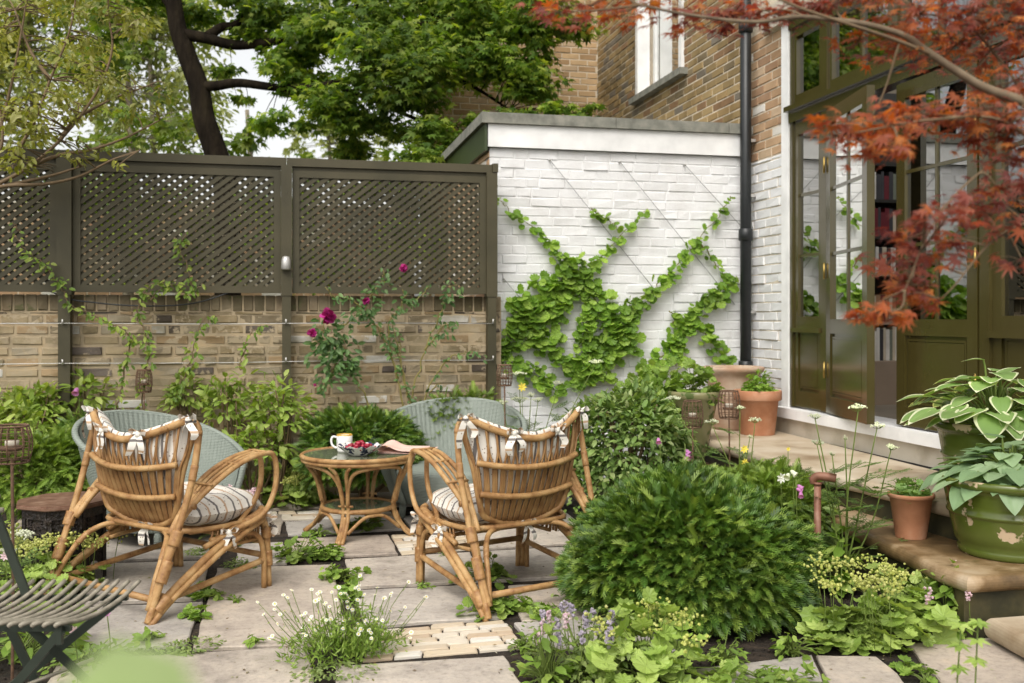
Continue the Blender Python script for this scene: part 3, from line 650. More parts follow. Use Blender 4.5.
for y in (6.02, 5.2): fr.box((FAC+.02,y-.014,2.981),(FAC+.06,y+.014,3.419))
dfr = part(fr, 'door_frame', M['olive'])
part(MB().box((FAC+.04,4.1,2.95),(FAC+.045,yA-.05,3.45)), 'transom_pane', M['pane'], dfr)

def leaf_bm(W, cols, bars, z0=.0, zt=2.13, shelf=False, gz=.66, stile=.085, curved=False):
    """door leaf in its own frame: x out of the house is -x, y from 0 (hinge) to -W"""
    f, g, pn = MB(), MB(), MB()
    f.box((0,-stile,z0),(.05,0,zt)); f.box((0,-W,z0),(.05,-W+stile,zt)); f.box((.0005,-W+stile,z0),(.0495,-stile,z0+.12)); f.box((.0005,-W+stile,gz-.1),(.0495,-stile,gz)); f.box((.0005,-W+stile,zt-.1),(.0495,-stile,zt))
    for i in range(1, cols):
        y = -stile-(W-2*stile)*i/cols; f.box((.012,y-.011,gz),(.038,y+.011,zt-.1))
    for i in range(1, bars):
        z = gz+(zt-.1-gz)*i/bars; f.box((.0125,-W+stile,z-.011),(.0375,-stile,z+.011))
    g.box((.022,-W+stile-.005,gz-.005),(.027,-stile+.005,zt-.095))
    pn.box((.018,-W+stile,z0+.12),(.04,-stile,gz-.1))
    a, b, c, d = -W+stile+.035, -stile-.035, z0+.16, gz-.14
    if b-a > .08:
        pn.box((.008,a,c),(.0179,b,d)); 
        for (p0, p1, q0, q1) in ((a-.018,a-.004,c-.018,d+.018),(b+.004,b+.018,c-.018,d+.018)): pn.box((.009,p0,q0),(.0178,p1,q1))
        pn.box((.0091,a-.004,d+.005),(.0178,b+.004,d+.018)); pn.box((.0091,a-.004,c-.018),(.0178,b+.004,c-.005))
    if shelf: f.box((-.035,-W-.0,gz-.12),(-.0005,0,gz-.085))
    return f, g, pn
def leaf(name, loc, rot, W, cols, bars, label=None, hinges=(), **kw):
    f, g, pn = leaf_bm(W, cols, bars, **kw); o = f.build(name, M['olive'], smooth=False); o.location = loc; o.rotation_euler = (0,0,rot); setp_loc(o)
    if label: o['label'] = label
    for mb, n_, m_ in ((g,'pane','pane'),(pn,'panel','olive')): c = mb.build(n_, M[m_], smooth=False); c.parent = o
    for y, z in hinges:
        c = MB().tube([(-.012,y,z-.05),(-.012,y,z+.05)], .008, 8).tube([(-.012,y,z-.058),(-.012,y,z-.05)], .005, 6).tube([(-.012,y,z+.05),(-.012,y,z+.058)], .005, 6).build('hinge', M['brass']); c.parent = o
    return o
def setp_loc(o):
    import mathutils
    o.parent = H; o.matrix_parent_inverse = mathutils.Matrix.Translation(H.location).inverted()
z0 = .632
leaf('sidelight', (FAC+.015, yA-.051, z0), 0, yA-.051-yB-.061, 1, 3, shelf=True, z0=.0, zt=2.145, gz=.68, stile=.06)
leaf('sidelight', (FAC+.015, yF-.061, z0), 0, yF-.061-4.091, 1, 3, shelf=True, zt=2.145, gz=.68, stile=.07, label='glazed side panel with the white lampshade behind it')
hz_ = [(.006,.3),(.006,1.0),(.006,1.75)]
leaf('french_door', (FAC-.02, yC, z0), -math.radians(12.5), .80, 2, 3, 'door leaf standing ajar towards the terrace', hinges=hz_, gz=.66)
leaf('french_door', (FAC-.004, yD-.03, z0), 0, yD-.03-yE, 2, 3, 'closed door leaf behind the pale hosta', hinges=[(-(yD-.03-yE)+.0,z) for _, z in hz_], gz=.66)
# room behind the glass, ceiling left off to let sky light in
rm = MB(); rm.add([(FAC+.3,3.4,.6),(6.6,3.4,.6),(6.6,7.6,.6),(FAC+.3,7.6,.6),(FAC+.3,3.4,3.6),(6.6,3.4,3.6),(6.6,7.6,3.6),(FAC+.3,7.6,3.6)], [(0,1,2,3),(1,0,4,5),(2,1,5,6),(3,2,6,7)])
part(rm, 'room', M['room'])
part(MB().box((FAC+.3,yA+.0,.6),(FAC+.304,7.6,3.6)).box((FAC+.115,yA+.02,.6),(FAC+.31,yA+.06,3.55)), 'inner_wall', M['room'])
# drainpipe at the corner
xp, yp = FAC-.075, BW-.09
dp = MB().tube([(xp,yp,-.02),(xp,yp,4.9)], .045, 16); pipe = part(dp, 'drainpipe', M['black'], smooth=True)
for z in (.9, 1.98, 3.68): part(MB().tube([(xp,yp,z-.05),(xp,yp,z-.045),(xp,yp,z+.045),(xp,yp,z+.05)], [.05,.058,.058,.05], 16), 'collar', M['black'], pipe, True)
for z in (1.35, 2.3, 2.75): part(MB().box((xp+.03,yp-.03,z-.012),(xp+.075,yp+.03,z+.012)), 'bracket', M['wire'], pipe)

# bookcase and books inside
yb = 7.3; t = thing('bookcase', 'tall dark bookcase seen through the open doorway', 'bookcase', (4.8, yb, .6))
SZ = [.98, 1.27, 1.67, 1.97, 2.27, 2.57]
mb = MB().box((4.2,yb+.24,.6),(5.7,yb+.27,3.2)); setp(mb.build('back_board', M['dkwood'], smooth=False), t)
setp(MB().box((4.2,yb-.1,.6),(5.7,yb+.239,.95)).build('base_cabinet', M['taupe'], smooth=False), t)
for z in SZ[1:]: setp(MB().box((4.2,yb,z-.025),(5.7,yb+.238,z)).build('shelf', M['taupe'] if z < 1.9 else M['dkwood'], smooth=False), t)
BK = {'dark red': (.12,.012,.02), 'cream': (.5,.44,.34), 'charcoal': (.04,.04,.045), 'white': (.62,.6,.56), 'tan': (.3,.18,.1), 'grey-green': (.16,.18,.14)}
bm_ = {k: mat('cover_'+k.replace(' ', '_').replace('-', '_'), c, .5, 9, .05) for k, c in BK.items()}; bm_pg = mat('book_pages', (.6,.55,.45), .9, 30, .1)
rows = {.98: ['white','charcoal','cream','white','grey-green','cream','white'], 1.27: ['tan','dark red','tan','cream','tan','charcoal','cream'], 1.67: ['charcoal','white','charcoal','cream','charcoal','white','charcoal'], 1.97: ['dark red','charcoal','dark red','dark red','charcoal','cream','dark red'], 2.27: ['charcoal','charcoal','dark red','charcoal','grey-green','charcoal','white']}
names = {.98:'bottom shelf', 1.27:'second shelf up', 1.67:'middle shelf', 1.97:'shelf above the middle one', 2.27:'top shelf'}
for z, cs in rows.items():
    x = 4.46; zz = z if z > 1 else .951
    for k in range(16):
        c = cs[k % len(cs)]; w = R_.uniform(.022, .045); h = R_.uniform(.19, .235) if z > 1 else R_.uniform(.24,.28); 
        o = MB().box((x,yb+.01,zz),(x+.003,yb+.19,zz+h)).box((x+w-.003,yb+.01,zz),(x+w,yb+.19,zz+h)).box((x+.003,yb+.01,zz),(x+w-.003,yb+.014,zz+h)).box((x+.0032,yb+.0145,zz+.004),(x+w-.0032,yb+.185,zz+h-.005), 1).build('book', [bm_[c], bm_pg], smooth=False)
        tag(o, f'{c} book spine in the row on the {names[z]} indoors', 'book', 'books in the dark bookcase'); x += w+.0015
# white lamp seen through the side glazing
c = WX(1023, 300, 4.25); c = np.array([c[0], c[1], 0]); t = thing('table_lamp', 'lamp with white cone shade behind the glazed side panel', 'lamp', (c[0],c[1],1.15))
setp(MB().lathe([(.055,.42),(.13,.2)], 28, (c[0],c[1],1.16)).build('lamp_shade', M['shade']), t)
setp(MB().lathe([(0,.0),(.07,0),(.06,.02),(.02,.04),(.03,.12),(.012,.18),(.01,.3)], 20, (c[0],c[1],1.155)).build('base', M['brass']), t)
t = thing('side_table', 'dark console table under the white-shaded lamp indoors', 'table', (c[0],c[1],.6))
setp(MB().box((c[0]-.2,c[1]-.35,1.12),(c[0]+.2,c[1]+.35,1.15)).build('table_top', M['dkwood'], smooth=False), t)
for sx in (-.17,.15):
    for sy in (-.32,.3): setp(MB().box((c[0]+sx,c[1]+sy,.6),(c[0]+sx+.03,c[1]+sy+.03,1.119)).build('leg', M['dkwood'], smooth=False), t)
# neighbour's wall glimpsed through the lattice
t = thing('neighbour_wall', 'pinkish brick wall glimpsed through the lattice holes', 'wall', (-3,12.6,0))
setp(MB().box((-9,12.61,-.04),(1.6,12.8,2.7)).build('wall_core', M['mortarl'], smooth=False), t)
setp(bricks(MB(), (-9,12.61,0), (1,0,0), 10.6, 2.7, (0,-1,0), bl=.25, course=.085).build('brickwork', M['facade'], smooth=False), t)
# ================================================================== rattan armchairs
def zt_(x): return .745 + .1*(abs(x)/.31)**1.7
def zb_(x): return .335 + .11*(abs(x)/.27)**2.6
def yb_(x, z):
    t = np.clip((z-.33)/.415, 0, 1.25); yc = -.06-.14*(1-abs(1-t)**1.8); return yc + (-.085-yc)*min(1, (abs(x)/.34)**2)
def ribbon(mb, pts, w, side, mi=0):
    p = curve(pts, 4); sd = unit(side); n = len(p); ww = w*(.75+.35*np.sin(np.linspace(.4, PI, n)))
    v = np.concatenate([p-sd*ww[:,None]/2, p+sd*ww[:,None]/2]); k = np.arange(n-1)
    mb.add(v, np.stack([k,k+1,n+k+1,n+k],1), mi)
def bow(c, out, tails=(.11,.09), seed=0):
    """a tied cotton bow: knot, two loops and two hanging tails"""
    r = np.random.default_rng(seed); mb = MB(); c = np.array(c, float); o = unit(out); s = unit(np.cross(o, (0,0,1)))
    kn = 10; mb.lathe([(.0,-.016),(.012,-.012),(.015,0),(.012,.012),(0,.016)], 8, c)
    for sg in (1,-1):
        e = c + s*sg*.036 + o*.012 + np.array([0,0,.016+r.normal()*.008])
        ribbon(mb, [c, c+s*sg*.028+(0,0,.022), e, c+s*sg*.03+(0,0,-.006), c], .026, o*1.0+np.array([0,0,.5]))
        L = tails[0 if sg > 0 else 1]; q = [c, c+s*sg*.016+o*.012+np.array([0,0,-.25*L]), c+s*sg*(.03+r.normal()*.01)+o*.016+np.array([0,0,-.65*L]), c+s*sg*(.03+r.normal()*.015)+o*.008+np.array([0,0,-L])]
        ribbon(mb, q, .032, s+o*r.normal()*.6)
    return mb
def armchair(label, loc, rz, twist):
    t = thing('rattan_armchair', label, 'armchair', loc, rz, 'rattan armchairs drawn up to the table')
    C, D = M['cane'], M['canedark']
    todo = []
    def fin(mb, name): todo.append((mb, name)); return mb
    def wrap(p, q, r):
        p, q, r = np.array(p), np.array(q), r*.87; k = max(2, int(np.linalg.norm(q-p)/.007))
        todo[-1][0].tube([p+(q-p)*i/k for i in range(k+1)], [r*(1+.03*(-1)**i) for i in range(k+1)], 10, 1)
    def seg(path, f0, f1, r, sub=6):
        p = curve(path, sub); n = len(p)-1; wrap(p[int(f0*n)], p[min(n, int(f1*n)+1)], r)
    for s in (1,-1):
        pole = [(s*.338,-.335,0),(s*.342,-.262,.19),(s*.347,-.19,.37),(s*.352,-.12,.58),(s*.346,-.08,.76),(s*.336,-.074,.815),(s*.315,-.085,.843)]
        fin(MB().tube(pole, .0145, 10, sub=6), 'leg')
        seg(pole, .02, .05, .018); seg(pole, .15, .2, .028); seg(pole, .3, .33, .029); seg(pole, .52, .545, .019); seg(pole, .71, .73, .0185)
        fl = [(s*.305,.372,0),(s*.305,.366,.15),(s*.303,.36,.27),(s*.296,.345,.325)]; fl2 = [(s*.312,.338,0),(s*.312,.334,.16),(s*.31,.3,.255),(s*.308,.2,.285),(s*.31,.02,.285)]
        mb = MB().tube(fl, .016, 10, sub=6).tube([(x-.022*s,y+.008,z) for x, y, z in fl], .013, 8, sub=6).tube(fl2, .0125, 9, sub=6); fin(mb, 'leg')
        seg(fl, .25, .38, .027); seg(fl, .6, .72, .026)
        # arm: two full loops and two rods between them on top
        mb = MB(); loops = []
        for j, x in enumerate((.355,.322,.292,.262)):
            x *= s
            top = [(x,.30,.655),(x,.17,.632),(x*.99,.02,.56),(s*(.318+.012*(1-j)),-.11,.455),(s*(.322+.01*(1.5-j)),-.2,.35)]
            if j in (0,3): path = [(s*.318,-.02,.262),(s*(.315 if j else .33),.14,.315),(x,.28,.365),(x,.355,.46),(x,.372,.565),(x,.352,.64)] + top
            else: path = [(x,.345,.645)] + top
            path += [(s*(.325+.008*(1.5-j)),-.265,.19),(s*.325,-.325,.05)] if j in (0,1) else []
            mb.tube(path, .0125 if j in (0,3) else .0085, 9, sub=6); loops.append(path)
        for y, z in ((.3,.66),(.135,.62),(-.02,.545)): mb.tube([(s*.255,y,z+.004),(s*.362,y,z+.004)], .006, 6)
        fin(mb, 'armrest')
        for y, z in ((-.105,.462),): wrap((s*.30,y+.005,z+.0),(s*.345,y+.005,z), .017)
        # heavy double rail sweeping from seat front down to the back foot
        rail = [(s*.27,.36,.375),(s*.30,.345,.36),(s*.318,.24,.335),(s*.33,.06,.262),(s*.337,-.12,.165),(s*.338,-.24,.09),(s*.338,-.325,.02)]
        mb = MB().tube(rail, .0165, 10, sub=6).tube([(x+.014*s,y-.012,z-.03) for x, y, z in rail[1:]], .014, 9, sub=6); fin(mb, 'side_rail')
        seg(rail, .22, .34, .031); seg(rail, .86, .93, .035); seg(rail, .42, .46, .024)
        vr = [(s*.318,-.312,.055),(s*.295,-.262,.16),(s*.262,-.19,.265),(s*.2,-.12,.318),(s*.1,-.07,.325)]
        mb = MB().tube(vr, .0125, 9, sub=6); fin(mb, 'brace'); seg(vr, .45, .5, .016)
        mb = MB().tube([(s*.306,.36,.135),(s*.316,.1,.108),(s*.324,-.30,.068)], .0145, 9, sub=4); fin(mb, 'stretcher')
        wrap((s*.306,.325,.133),(s*.306,.365,.136), .02); wrap((s*.323,-.27,.07),(s*.324,-.3,.067), .02)
    fin(MB().tube([(-.305,.358,.15),(.305,.358,.15)], .0145, 9), 'stretcher'); fin(MB().tube([(-.305,.345,.225),(-.27,.35,.215),(.27,.35,.215),(.305,.345,.225)], .011, 8), 'stretcher')
    fin(MB().tube([(-.322,-.285,.085),(.322,-.285,.085)], .015, 9), 'stretcher')
    for x in (-.2,.05,.22): wrap((x,-.285,.085),(x+.02,-.285,.085), .0165)
    # back: rim, two rails, hoop, canes
    xs = np.linspace(-.315,.315,23); rim = [(x, yb_(x,.8)-.004, zt_(x)) for x in xs]
    hoop = [(-.322,-.082,.79),(-.3,-.088,.72),(-.268,-.098,.6),(-.25,-.102,.49)] + [(x, yb_(x, zb_(x))-.0, zb_(x)) for x in np.linspace(-.22,.22,11)] + [(.25,-.102,.49),(.268,-.098,.6),(.3,-.088,.72),(.322,-.082,.79)]
    mb = MB().tube(rim, .0165, 10, sub=3).tube(hoop, .0145, 10, sub=4)
    for z0, hw in ((.615,.278),(.475,.255)): mb.tube([(x, yb_(x,z0)-.019, z0+.035*(abs(x)/.3)**2) for x in np.linspace(-hw,hw,15)], .0145, 10, sub=3)
    fin(mb, 'back_frame')
    for x in (-.2,-.07,.1,.24): wrap((x,yb_(x,.8)-.004,zt_(x)),(x+.012,yb_(x,.8)-.004,zt_(x+.012)), .0185)
    for z0 in (.615,.475):
        for x in np.linspace(-.22,.22,9): wrap((x-.006,yb_(x,z0)-.019,z0+.035*(abs(x)/.3)**2),(x+.006,yb_(x,z0)-.019,z0+.035*(abs(x)/.3)**2), .0165)
    mb = MB()
    for k in range(-7, 8):
        cx = k*.0312; tx = k*.0425
        for j in (-1,0,1):
            zs = [zb_(cx), .42, .5, .58, .63] + ([.66, .69, .74, zt_(tx)] if j else []); pts = []
            for z in zs:
                f = np.clip((z-.335)/.45, 0, 1); x = cx+(tx-cx)*f + j*.0085*(1-.2*f); 
                if z > .63: x += j*.0135*min(1, (z-.63)/.07)
                z = max(z, zb_(x)) if z < .5 else min(z, zt_(x)-.002)
                pts.append((x, yb_(x,z)+.002, z))
            mb.tube(pts, .0058 if j else .0062, 6, sub=2)
    mb.build('back_cane', M['caneslat'], t)
    # seat basket: two rings with upright canes between
    def ring(z, k=0.): return [(-.29+k,.30,z),(-.25,.355-k,z),(0,.372-k,z),(.25,.355-k,z),(.29-k,.30,z),(.305-k,.1,z),(.27-k,-.05,z),(.15,-.1,z),(-.15,-.1,z),(-.27+k,-.05,z),(-.305+k,.1,z),(-.29+k,.30,z)]
    mb = MB().tube(ring(.335), .0125, 8, sub=4).tube([(x,y,z) for x, y, z in ring(.235,.012)[9:11]+ring(.235,.012)[:6]], .01, 8, sub=4); mb.build('seat_ring', C, t)
    mb = MB(); a, b = curve(ring(.33), 6), curve(ring(.24,.012), 6)
    for i in range(0, len(a)-1, 1):
      if a[i][1] > .02: mb.bar(a[i], b[i], .013, .006, up=unit(np.array(a[i])*(1,1,0)))
    for x in np.arange(-.27,.28,.03): mb.tube([(x,-.06,.325),(x,.15,.312),(x,.345,.33)], .0065, 6)
    mb.build('seat_cane', M['caneslat'], t)
    for mb, nm in todo: mb.build(nm, [C, D], t)
    # cushions
    def pillow(nx, ny, fn):
        U, V = np.meshgrid(np.linspace(-1,1,nx), np.linspace(-1,1,ny)); vs = []
        for sg in (1,-1): vs.append(fn(U.ravel(), V.ravel(), sg))
        n = nx*ny; f = []
        for i in range(ny-1):
            for j in range(nx-1):
                a = i*nx+j; f += [(a,a+1,a+nx+1,a+nx), (n+a+nx,n+a+nx+1,n+a+1,n+a)]
        return MB().add(np.concatenate(vs), f)
    def sfn(u, v, sg):
        e = np.clip((1-np.abs(u)**4.5)*(1-np.abs(v)**4.5), 0, 1)**.5; x = u*.275*(1-.06*v*v); y = .185+v*.195+.03*(v>0)*v**3
        z = .39 + sg*.072*e + .02*np.maximum(0, v)**2 - (.05*np.maximum(0, v-.75)/.25)
        tuft = (np.cos(u*7.5)*np.cos(v*6.5)); z = z + sg*e*.009*tuft
        return np.c_[x, y, z]
    sc_ = pillow(34, 34, sfn).build('seat_cushion', M['fabs'], t)
    def bfn(u, v, sg):
        e = np.clip((1-np.abs(u)**5)*(1-np.abs(v)**5), 0, 1)**.5; x = u*.30*(.8+.2*(v+1)/2)
        zt = np.array([zt_(a) for a in x])+.03; zb = np.array([zb_(a) for a in x])+.06; z = zb+(zt-zb)*(v+1)/2
        y0 = np.array([yb_(a, c) for a, c in zip(x, z)]); y = y0+.048+sg*.034*e*(1+.12*np.cos(v*8)*np.cos(u*7))
        y = y - .035*np.maximum(0, v-.8)/.2
        return np.c_[x, y, z]
    bc = pillow(34, 34, bfn).build('back_cushion', M['fabx'], t)
    k = twist
    for x, z, par in ((-.325,zt_(.31)+.0,bc),(.325,zt_(.31),bc),(-.12,zt_(.12)+.012,bc),(.12,zt_(.12)+.012,bc)):
        k += 1; bow((x, yb_(x,.8)-.02, z), (x*.8,-1,0), (.1 if abs(x) < .2 else .13, .085), k).build('tie', M['faby'], par)
    for p, o in (((.03,yb_(0,.34)-.02,.325),(0,-1,0)),((-.335,.1,.31),(-1,-.3,0)),((.335,.1,.31),(1,-.3,0)),((-.30,.385,.32),(-.5,1,0)),((.30,.385,.32),(.5,1,0))):
        k += 1; bow(p, o, (.085,.075), k).build('tie', M['faby'], sc_)
    return t
def face(fx, fy):
    """heading of the chair's own +y in the world, given camera-frame direction (right, forward)"""
    d = RT*fx + FW*fy; return math.atan2(-d[0], d[1])
def camxy(X, Y, z=0): p = RT*X + FW*Y; return (p[0], p[1], z)
armchair('rattan armchair with tie-on striped cushion beside the carved dark octagonal table', camxy(-1.68, 4.743), face(.56,.83), 0).scale = (1.14, 1, 1)
armchair('rattan armchair with tie-on striped cushion whose back stands against the yew dome', camxy(.0, 4.78), face(-.545,.838), 40)

# ------------------------------------------------------------------ round table
tb = camxy(-.93, 6.05); t = thing('rattan_table', 'low round rattan table with green glass top and lower shelf', 'table', tb)
mb = MB(); a = np.linspace(0, 2*PI, 49)
mb.tube([(.335*math.cos(x), .335*math.sin(x), .475) for x in a], .0145, 10).tube([(.33*math.cos(x), .33*math.sin(x), .452) for x in a], .013, 8); mb.build('rim', M['cane'], t)
MB().lathe([(0,.474),(.325,.474),(.325,.482),(0,.482)], 48).build('table_top', M['tglass'], t, smooth=False)
mb = MB().tube([(.215*math.cos(x), .215*math.sin(x), .165) for x in a], .0145, 10); 
sh = MB().lathe([(0,.163),(.21,.163),(.21,.171),(0,.171)], 40).build('shelf', M['tglass'], t, smooth=False); mb.build('shelf_rim', M['cane'], sh)
for q in range(4):
    an = q*PI/2+1.17; c, s = math.cos(an), math.sin(an); mb = MB()
    for dx in (-.02,.02):
        mb.tube([(r*c-dx*s*k, r*s+dx*c*k, z) for r, z, k in ((.325,.445,3.2),(.30,.4,1.6),(.25,.3,1),(.222,.2,.8),(.23,.13,.8),(.27,.06,.8),(.335,.0,.9))], .0115, 9, sub=6)
    mb.tube([(r*c, r*s, z) for r, z in ((.235,.14),(.26,.07),(.345,.002))], .0125, 9, sub=5)
    for dz in (.16,.2): mb.tube([(.222*c-.045*s, .222*s+.045*c, dz),(.228*c, .228*s, dz+.002),(.222*c+.045*s, .222*s-.045*c, dz)], .007, 6, sub=3)
    mb.build('leg', M['cane'], t)
    b0, b1 = an, an+PI/2; mb = MB()
    ap = [(.23,b0+.06,.2),(.26,b0+.12,.33),(.3,b0+.3,.41),(.318,(b0+b1)/2,.435),(.3,b1-.3,.41),(.26,b1-.12,.33),(.23,b1-.06,.2)]
    mb.tube([(r*math.cos(x), r*math.sin(x), z) for r, x, z in ap], .0115, 8, sub=6)
    lp_ = [(.27,b0+.1,.05),(.225,b0+.45,.125),(.215,(b0+b1)/2,.14),(.225,b1-.45,.125),(.27,b1-.1,.05)]
    mb.tube([(r*math.cos(x), r*math.sin(x), z) for r, x, z in lp_], .0105, 8, sub=6); mb.build('arch', M['cane'], t)
# mug, bowl of cherries, newspaper
m, nt, b = newmat('white_china'); v = coords(nt); tc = nt.nodes.new('ShaderNodeTexCoord'); sp = nt.nodes.new('ShaderNodeSeparateXYZ'); nt.links.new(tc.outputs['Object'], sp.inputs[0])
c = mixc(nt, (.78,.77,.74), (.3,.32,.38), ramp(nt, [(0,0,0),(.8,.8,.8)], noise(nt, v, 42, 5, .6), pos=[.56,.62])); c = mixc(nt, c, (.5,.3,.06), math_(nt, 'GREATER_THAN', sp.outputs[2], .087))
nt.links.new(c, b.inputs['Base Color']); b.inputs['Roughness'].default_value = .15; M['china'] = m
m, nt, b = newmat('blue_white_china'); v = coords(nt)
nt.links.new(mixc(nt, (.74,.73,.7), (.02,.025,.07), ramp(nt, [(0,0,0),(1,1,1)], noise(nt, v, 26, 2, .5), pos=[.5,.54])), b.inputs['Base Color']); b.inputs['Roughness'].default_value = .15; M['bowl'] = m
z_ = .4835; mp = P(344.5, 435, 6.1); mp = (mp[0], mp[1], z_)
t = thing('mug', 'white patterned mug with a gold rim on the green glass', 'mug', mp)
MB().lathe([(0,.003),(.036,.0),(.039,.01),(.042,.05),(.0425,.092),(.0405,.094),(.0395,.09),(.037,.012),(0,.01)], 28).build('cup', M['china'], t); t.scale = (1.15,)*3
hd = RT*-1; MB().tube([tuple(hd*r)[:2]+(z,) for r, z in ((.04,.078),(.062,.08),(.07,.062),(.066,.038),(.05,.024),(.04,.022))], .006, 8, sub=4).build('handle', M['china'], t)
bp = P(360, 452, 5.95); bp = (bp[0], bp[1], z_)
t = thing('fruit_bowl', 'scalloped blue and white bowl heaped with cherries', 'bowl', bp)
mb = MB(); prof = [(0,.004),(.05,0),(.06,.006),(.095,.03),(.125,.058),(.13,.062),(.124,.061),(.092,.036),(.05,.012),(0,.01)]; seg = 60; a_ = np.arange(seg)*2*PI/seg; V = []
for r, z in prof: w = 1+ (.045*np.sign(np.sin(a_*12))*np.abs(np.sin(a_*12))**.6)*(r/.13)**3; V.append(np.c_[r*np.cos(a_)*w, r*np.sin(a_)*w, z+.006*(r/.13)**4*np.cos(a_*12)])
k = np.arange(seg); mb.add(np.concatenate(V), np.concatenate([np.stack([i*seg+k,i*seg+(k+1)%seg,(i+1)*seg+(k+1)%seg,(i+1)*seg+k],1) for i in range(len(prof)-1)])); mb.build('bowl', M['bowl'], t)
ch_m = mat('cherry_skin', [(.12,.005,.012),(.26,.012,.03),(.38,.03,.06)], .18, 30, 0)
def ball(r, k=10): return [(r*math.sin(PI*i/k)*(1-.12*(i==1)), -r*math.cos(PI*i/k)) for i in range(k+1)]
proto = None
for i in range(58):
    lay = 0 if i < 30 else (1 if i < 49 else 2); rr = (.1,.078,.042)[lay]*math.sqrt(R_.random()); an = R_.uniform(0, 2*PI); p = (bp[0]+rr*math.cos(an), bp[1]+rr*math.sin(an), z_+(.046,.062,.073)[lay]+R_.normal()*.002)
    if proto is None: proto = MB().lathe(ball(.0115), 14).build('cherry', ch_m); tag(proto, 'dark red cherry in the heap in the scalloped bowl', 'cherry', 'cherries in the bowl'); proto.location = p
    else: o = proto.copy(); COL.objects.link(o); o.location = p; o.rotation_euler = (R_.random()*6, R_.random()*6, 0); s_ = R_.uniform(.9,1.15); o.scale = (s_,)*3
m, nt, b = newmat('pink_newsprint'); v = coords(nt); vs = coords(nt, (1,1,1))
w = N(nt, 'ShaderNodeTexWave', Scale=70.0, Distortion=0.0); w.bands_direction = 'Y'; nt.links.new(vs, w.inputs['Vector'])
txt = math_(nt, 'MULTIPLY', math_(nt, 'GREATER_THAN', w.outputs['Fac'], .62), math_(nt, 'GREATER_THAN', noise(nt, v, 9, 2), .47))
nt.links.new(mixc(nt, (.72,.5,.42), (.5,.33,.28), math_(nt, 'MULTIPLY', txt, .7)), b.inputs['Base Color']); b.inputs['Roughness'].default_value = .9; M['news'] = m
npz = P(405, 449, 6.12); t = thing('newspaper', 'folded pink newspaper lying over the table edge', 'newspaper', (npz[0],npz[1],z_), math.atan2(RT[1],RT[0])-.12)
def sheet(mb, fn, nu=14, nv=6):
    U, V = np.meshgrid(np.linspace(0,1,nu), np.linspace(0,1,nv)); p = np.array([fn(u, v) for u, v in zip(U.ravel(), V.ravel())]); f = [(i*nu+j,i*nu+j+1,(i+1)*nu+j+1,(i+1)*nu+j) for i in range(nv-1) for j in range(nu-1)]; mb.add(p, f)
mb = MB()
for k in range(3): sheet(mb, lambda u, v: (-.15+.31*u+.01*k, -.12+.24*v+.012*k, .003+.003*k+.006*math.sin(u*5+k)*v))
sheet(mb, lambda u, v: (-.13+.27*u, -.115+.2*v, .015+.035*math.exp(-((u-.12)/.2)**2)+.01*v)); mb2 = mb.build('paper', M['news'], t)
mb = MB(); sheet(mb, lambda u, v: (-.13-.018*math.sin(PI*u), -.115+.2*v, .012+.036*u)); mb.build('folded_page', M['news'], t)

# ------------------------------------------------------------------ woven tub chairs
def tub_chair(label, c, rz, sc_=1.0, legs=True):
    t = thing('loom_tub_chair', label, 'tub chair', c, rz, 'sage woven tub chairs across the table')
    NA, NZ = 150, 34; V = []; hw = 2.45
    A = np.linspace(-hw, hw, NA)               # angle from the back
    def prof(a, v):
        f = .5+.5*math.cos(min(PI, abs(a)/hw*PI)); H = .42 + .27*f**.8          # rim height: high fan at the back, low at the arms
        r0, r1 = .30, .40 + .05*f; zl = .09
        z = zl + (H-zl)*v; r = r0 + (r1-r0)*v**1.6 + .03*math.sin(v*PI)
        return r, z - .0
    for off in (0, -.022):
        for v in np.linspace(0, 1, NZ):
            rib = .0016*(1 if off == 0 else -1)
            for i, a in enumerate(A):
                r, z = prof(a, v); rr = r+off+rib*((i % 2)*2-1); V.append((rr*math.sin(a)*1.04, -rr*math.cos(a), z+(.004 if off and v == 1 else 0)))
    n = NA*NZ; f = []
    for b0, fl in ((0, 1), (n, 0)):
        for i in range(NZ-1):
            for j in range(NA-1):
                q = (b0+i*NA+j, b0+i*NA+j+1, b0+(i+1)*NA+j+1, b0+(i+1)*NA+j); f.append(q if fl else q[::-1])
    MB().add(V, f).build('shell', M['loom'], t, smooth=False)
    mb = MB(); rim = [(prof(a,1)[0]*math.sin(a)*1.04, -prof(a,1)[0]*math.cos(a)+.0, prof(a,1)[1]) for a in A[::3]]
    e0 = [(prof(A[0],v)[0]*math.sin(A[0])*1.04, -prof(A[0],v)[0]*math.cos(A[0]), prof(A[0],v)[1]) for v in np.linspace(1,0,8)]
    rim2 = [(-x,y,z) for x, y, z in e0[::-1]] + rim[::-1] + e0
    mb.tube([r for i, r in enumerate(rim2) if i == 0 or np.linalg.norm(np.array(r)-np.array(rim2[i-1])) > 1e-4], .017, 8).build('rim', M['loom'], t)
    mb = MB().lathe([(0,.30),(.25,.3),(.28,.29),(.29,.27),(.285,.12),(.27,.09)], 48, (0,.02,0)); mb.build('seat', M['loom'], t)
    for sx, sy in ((.22,.2),(-.22,.2),(.2,-.2),(-.2,-.2)): MB().tube([(sx,sy,.0),(sx*.95,sy*.95,.12)], .02, 8).build('leg', M['loom'], t)
    t.scale = (sc_*1.04,sc_*1.04,1.03); return t
def facing(p, q): return math.atan2(-(q[0]-p[0]), q[1]-p[1])
q1, q2 = camxy(-2.06, 5.95), camxy(-.43, 6.72)
tub_chair('sage green woven tub chair behind the armchair at the octagonal table', q1, facing(q1, (tb[0]+.3,tb[1]-1.2)), 1.07)
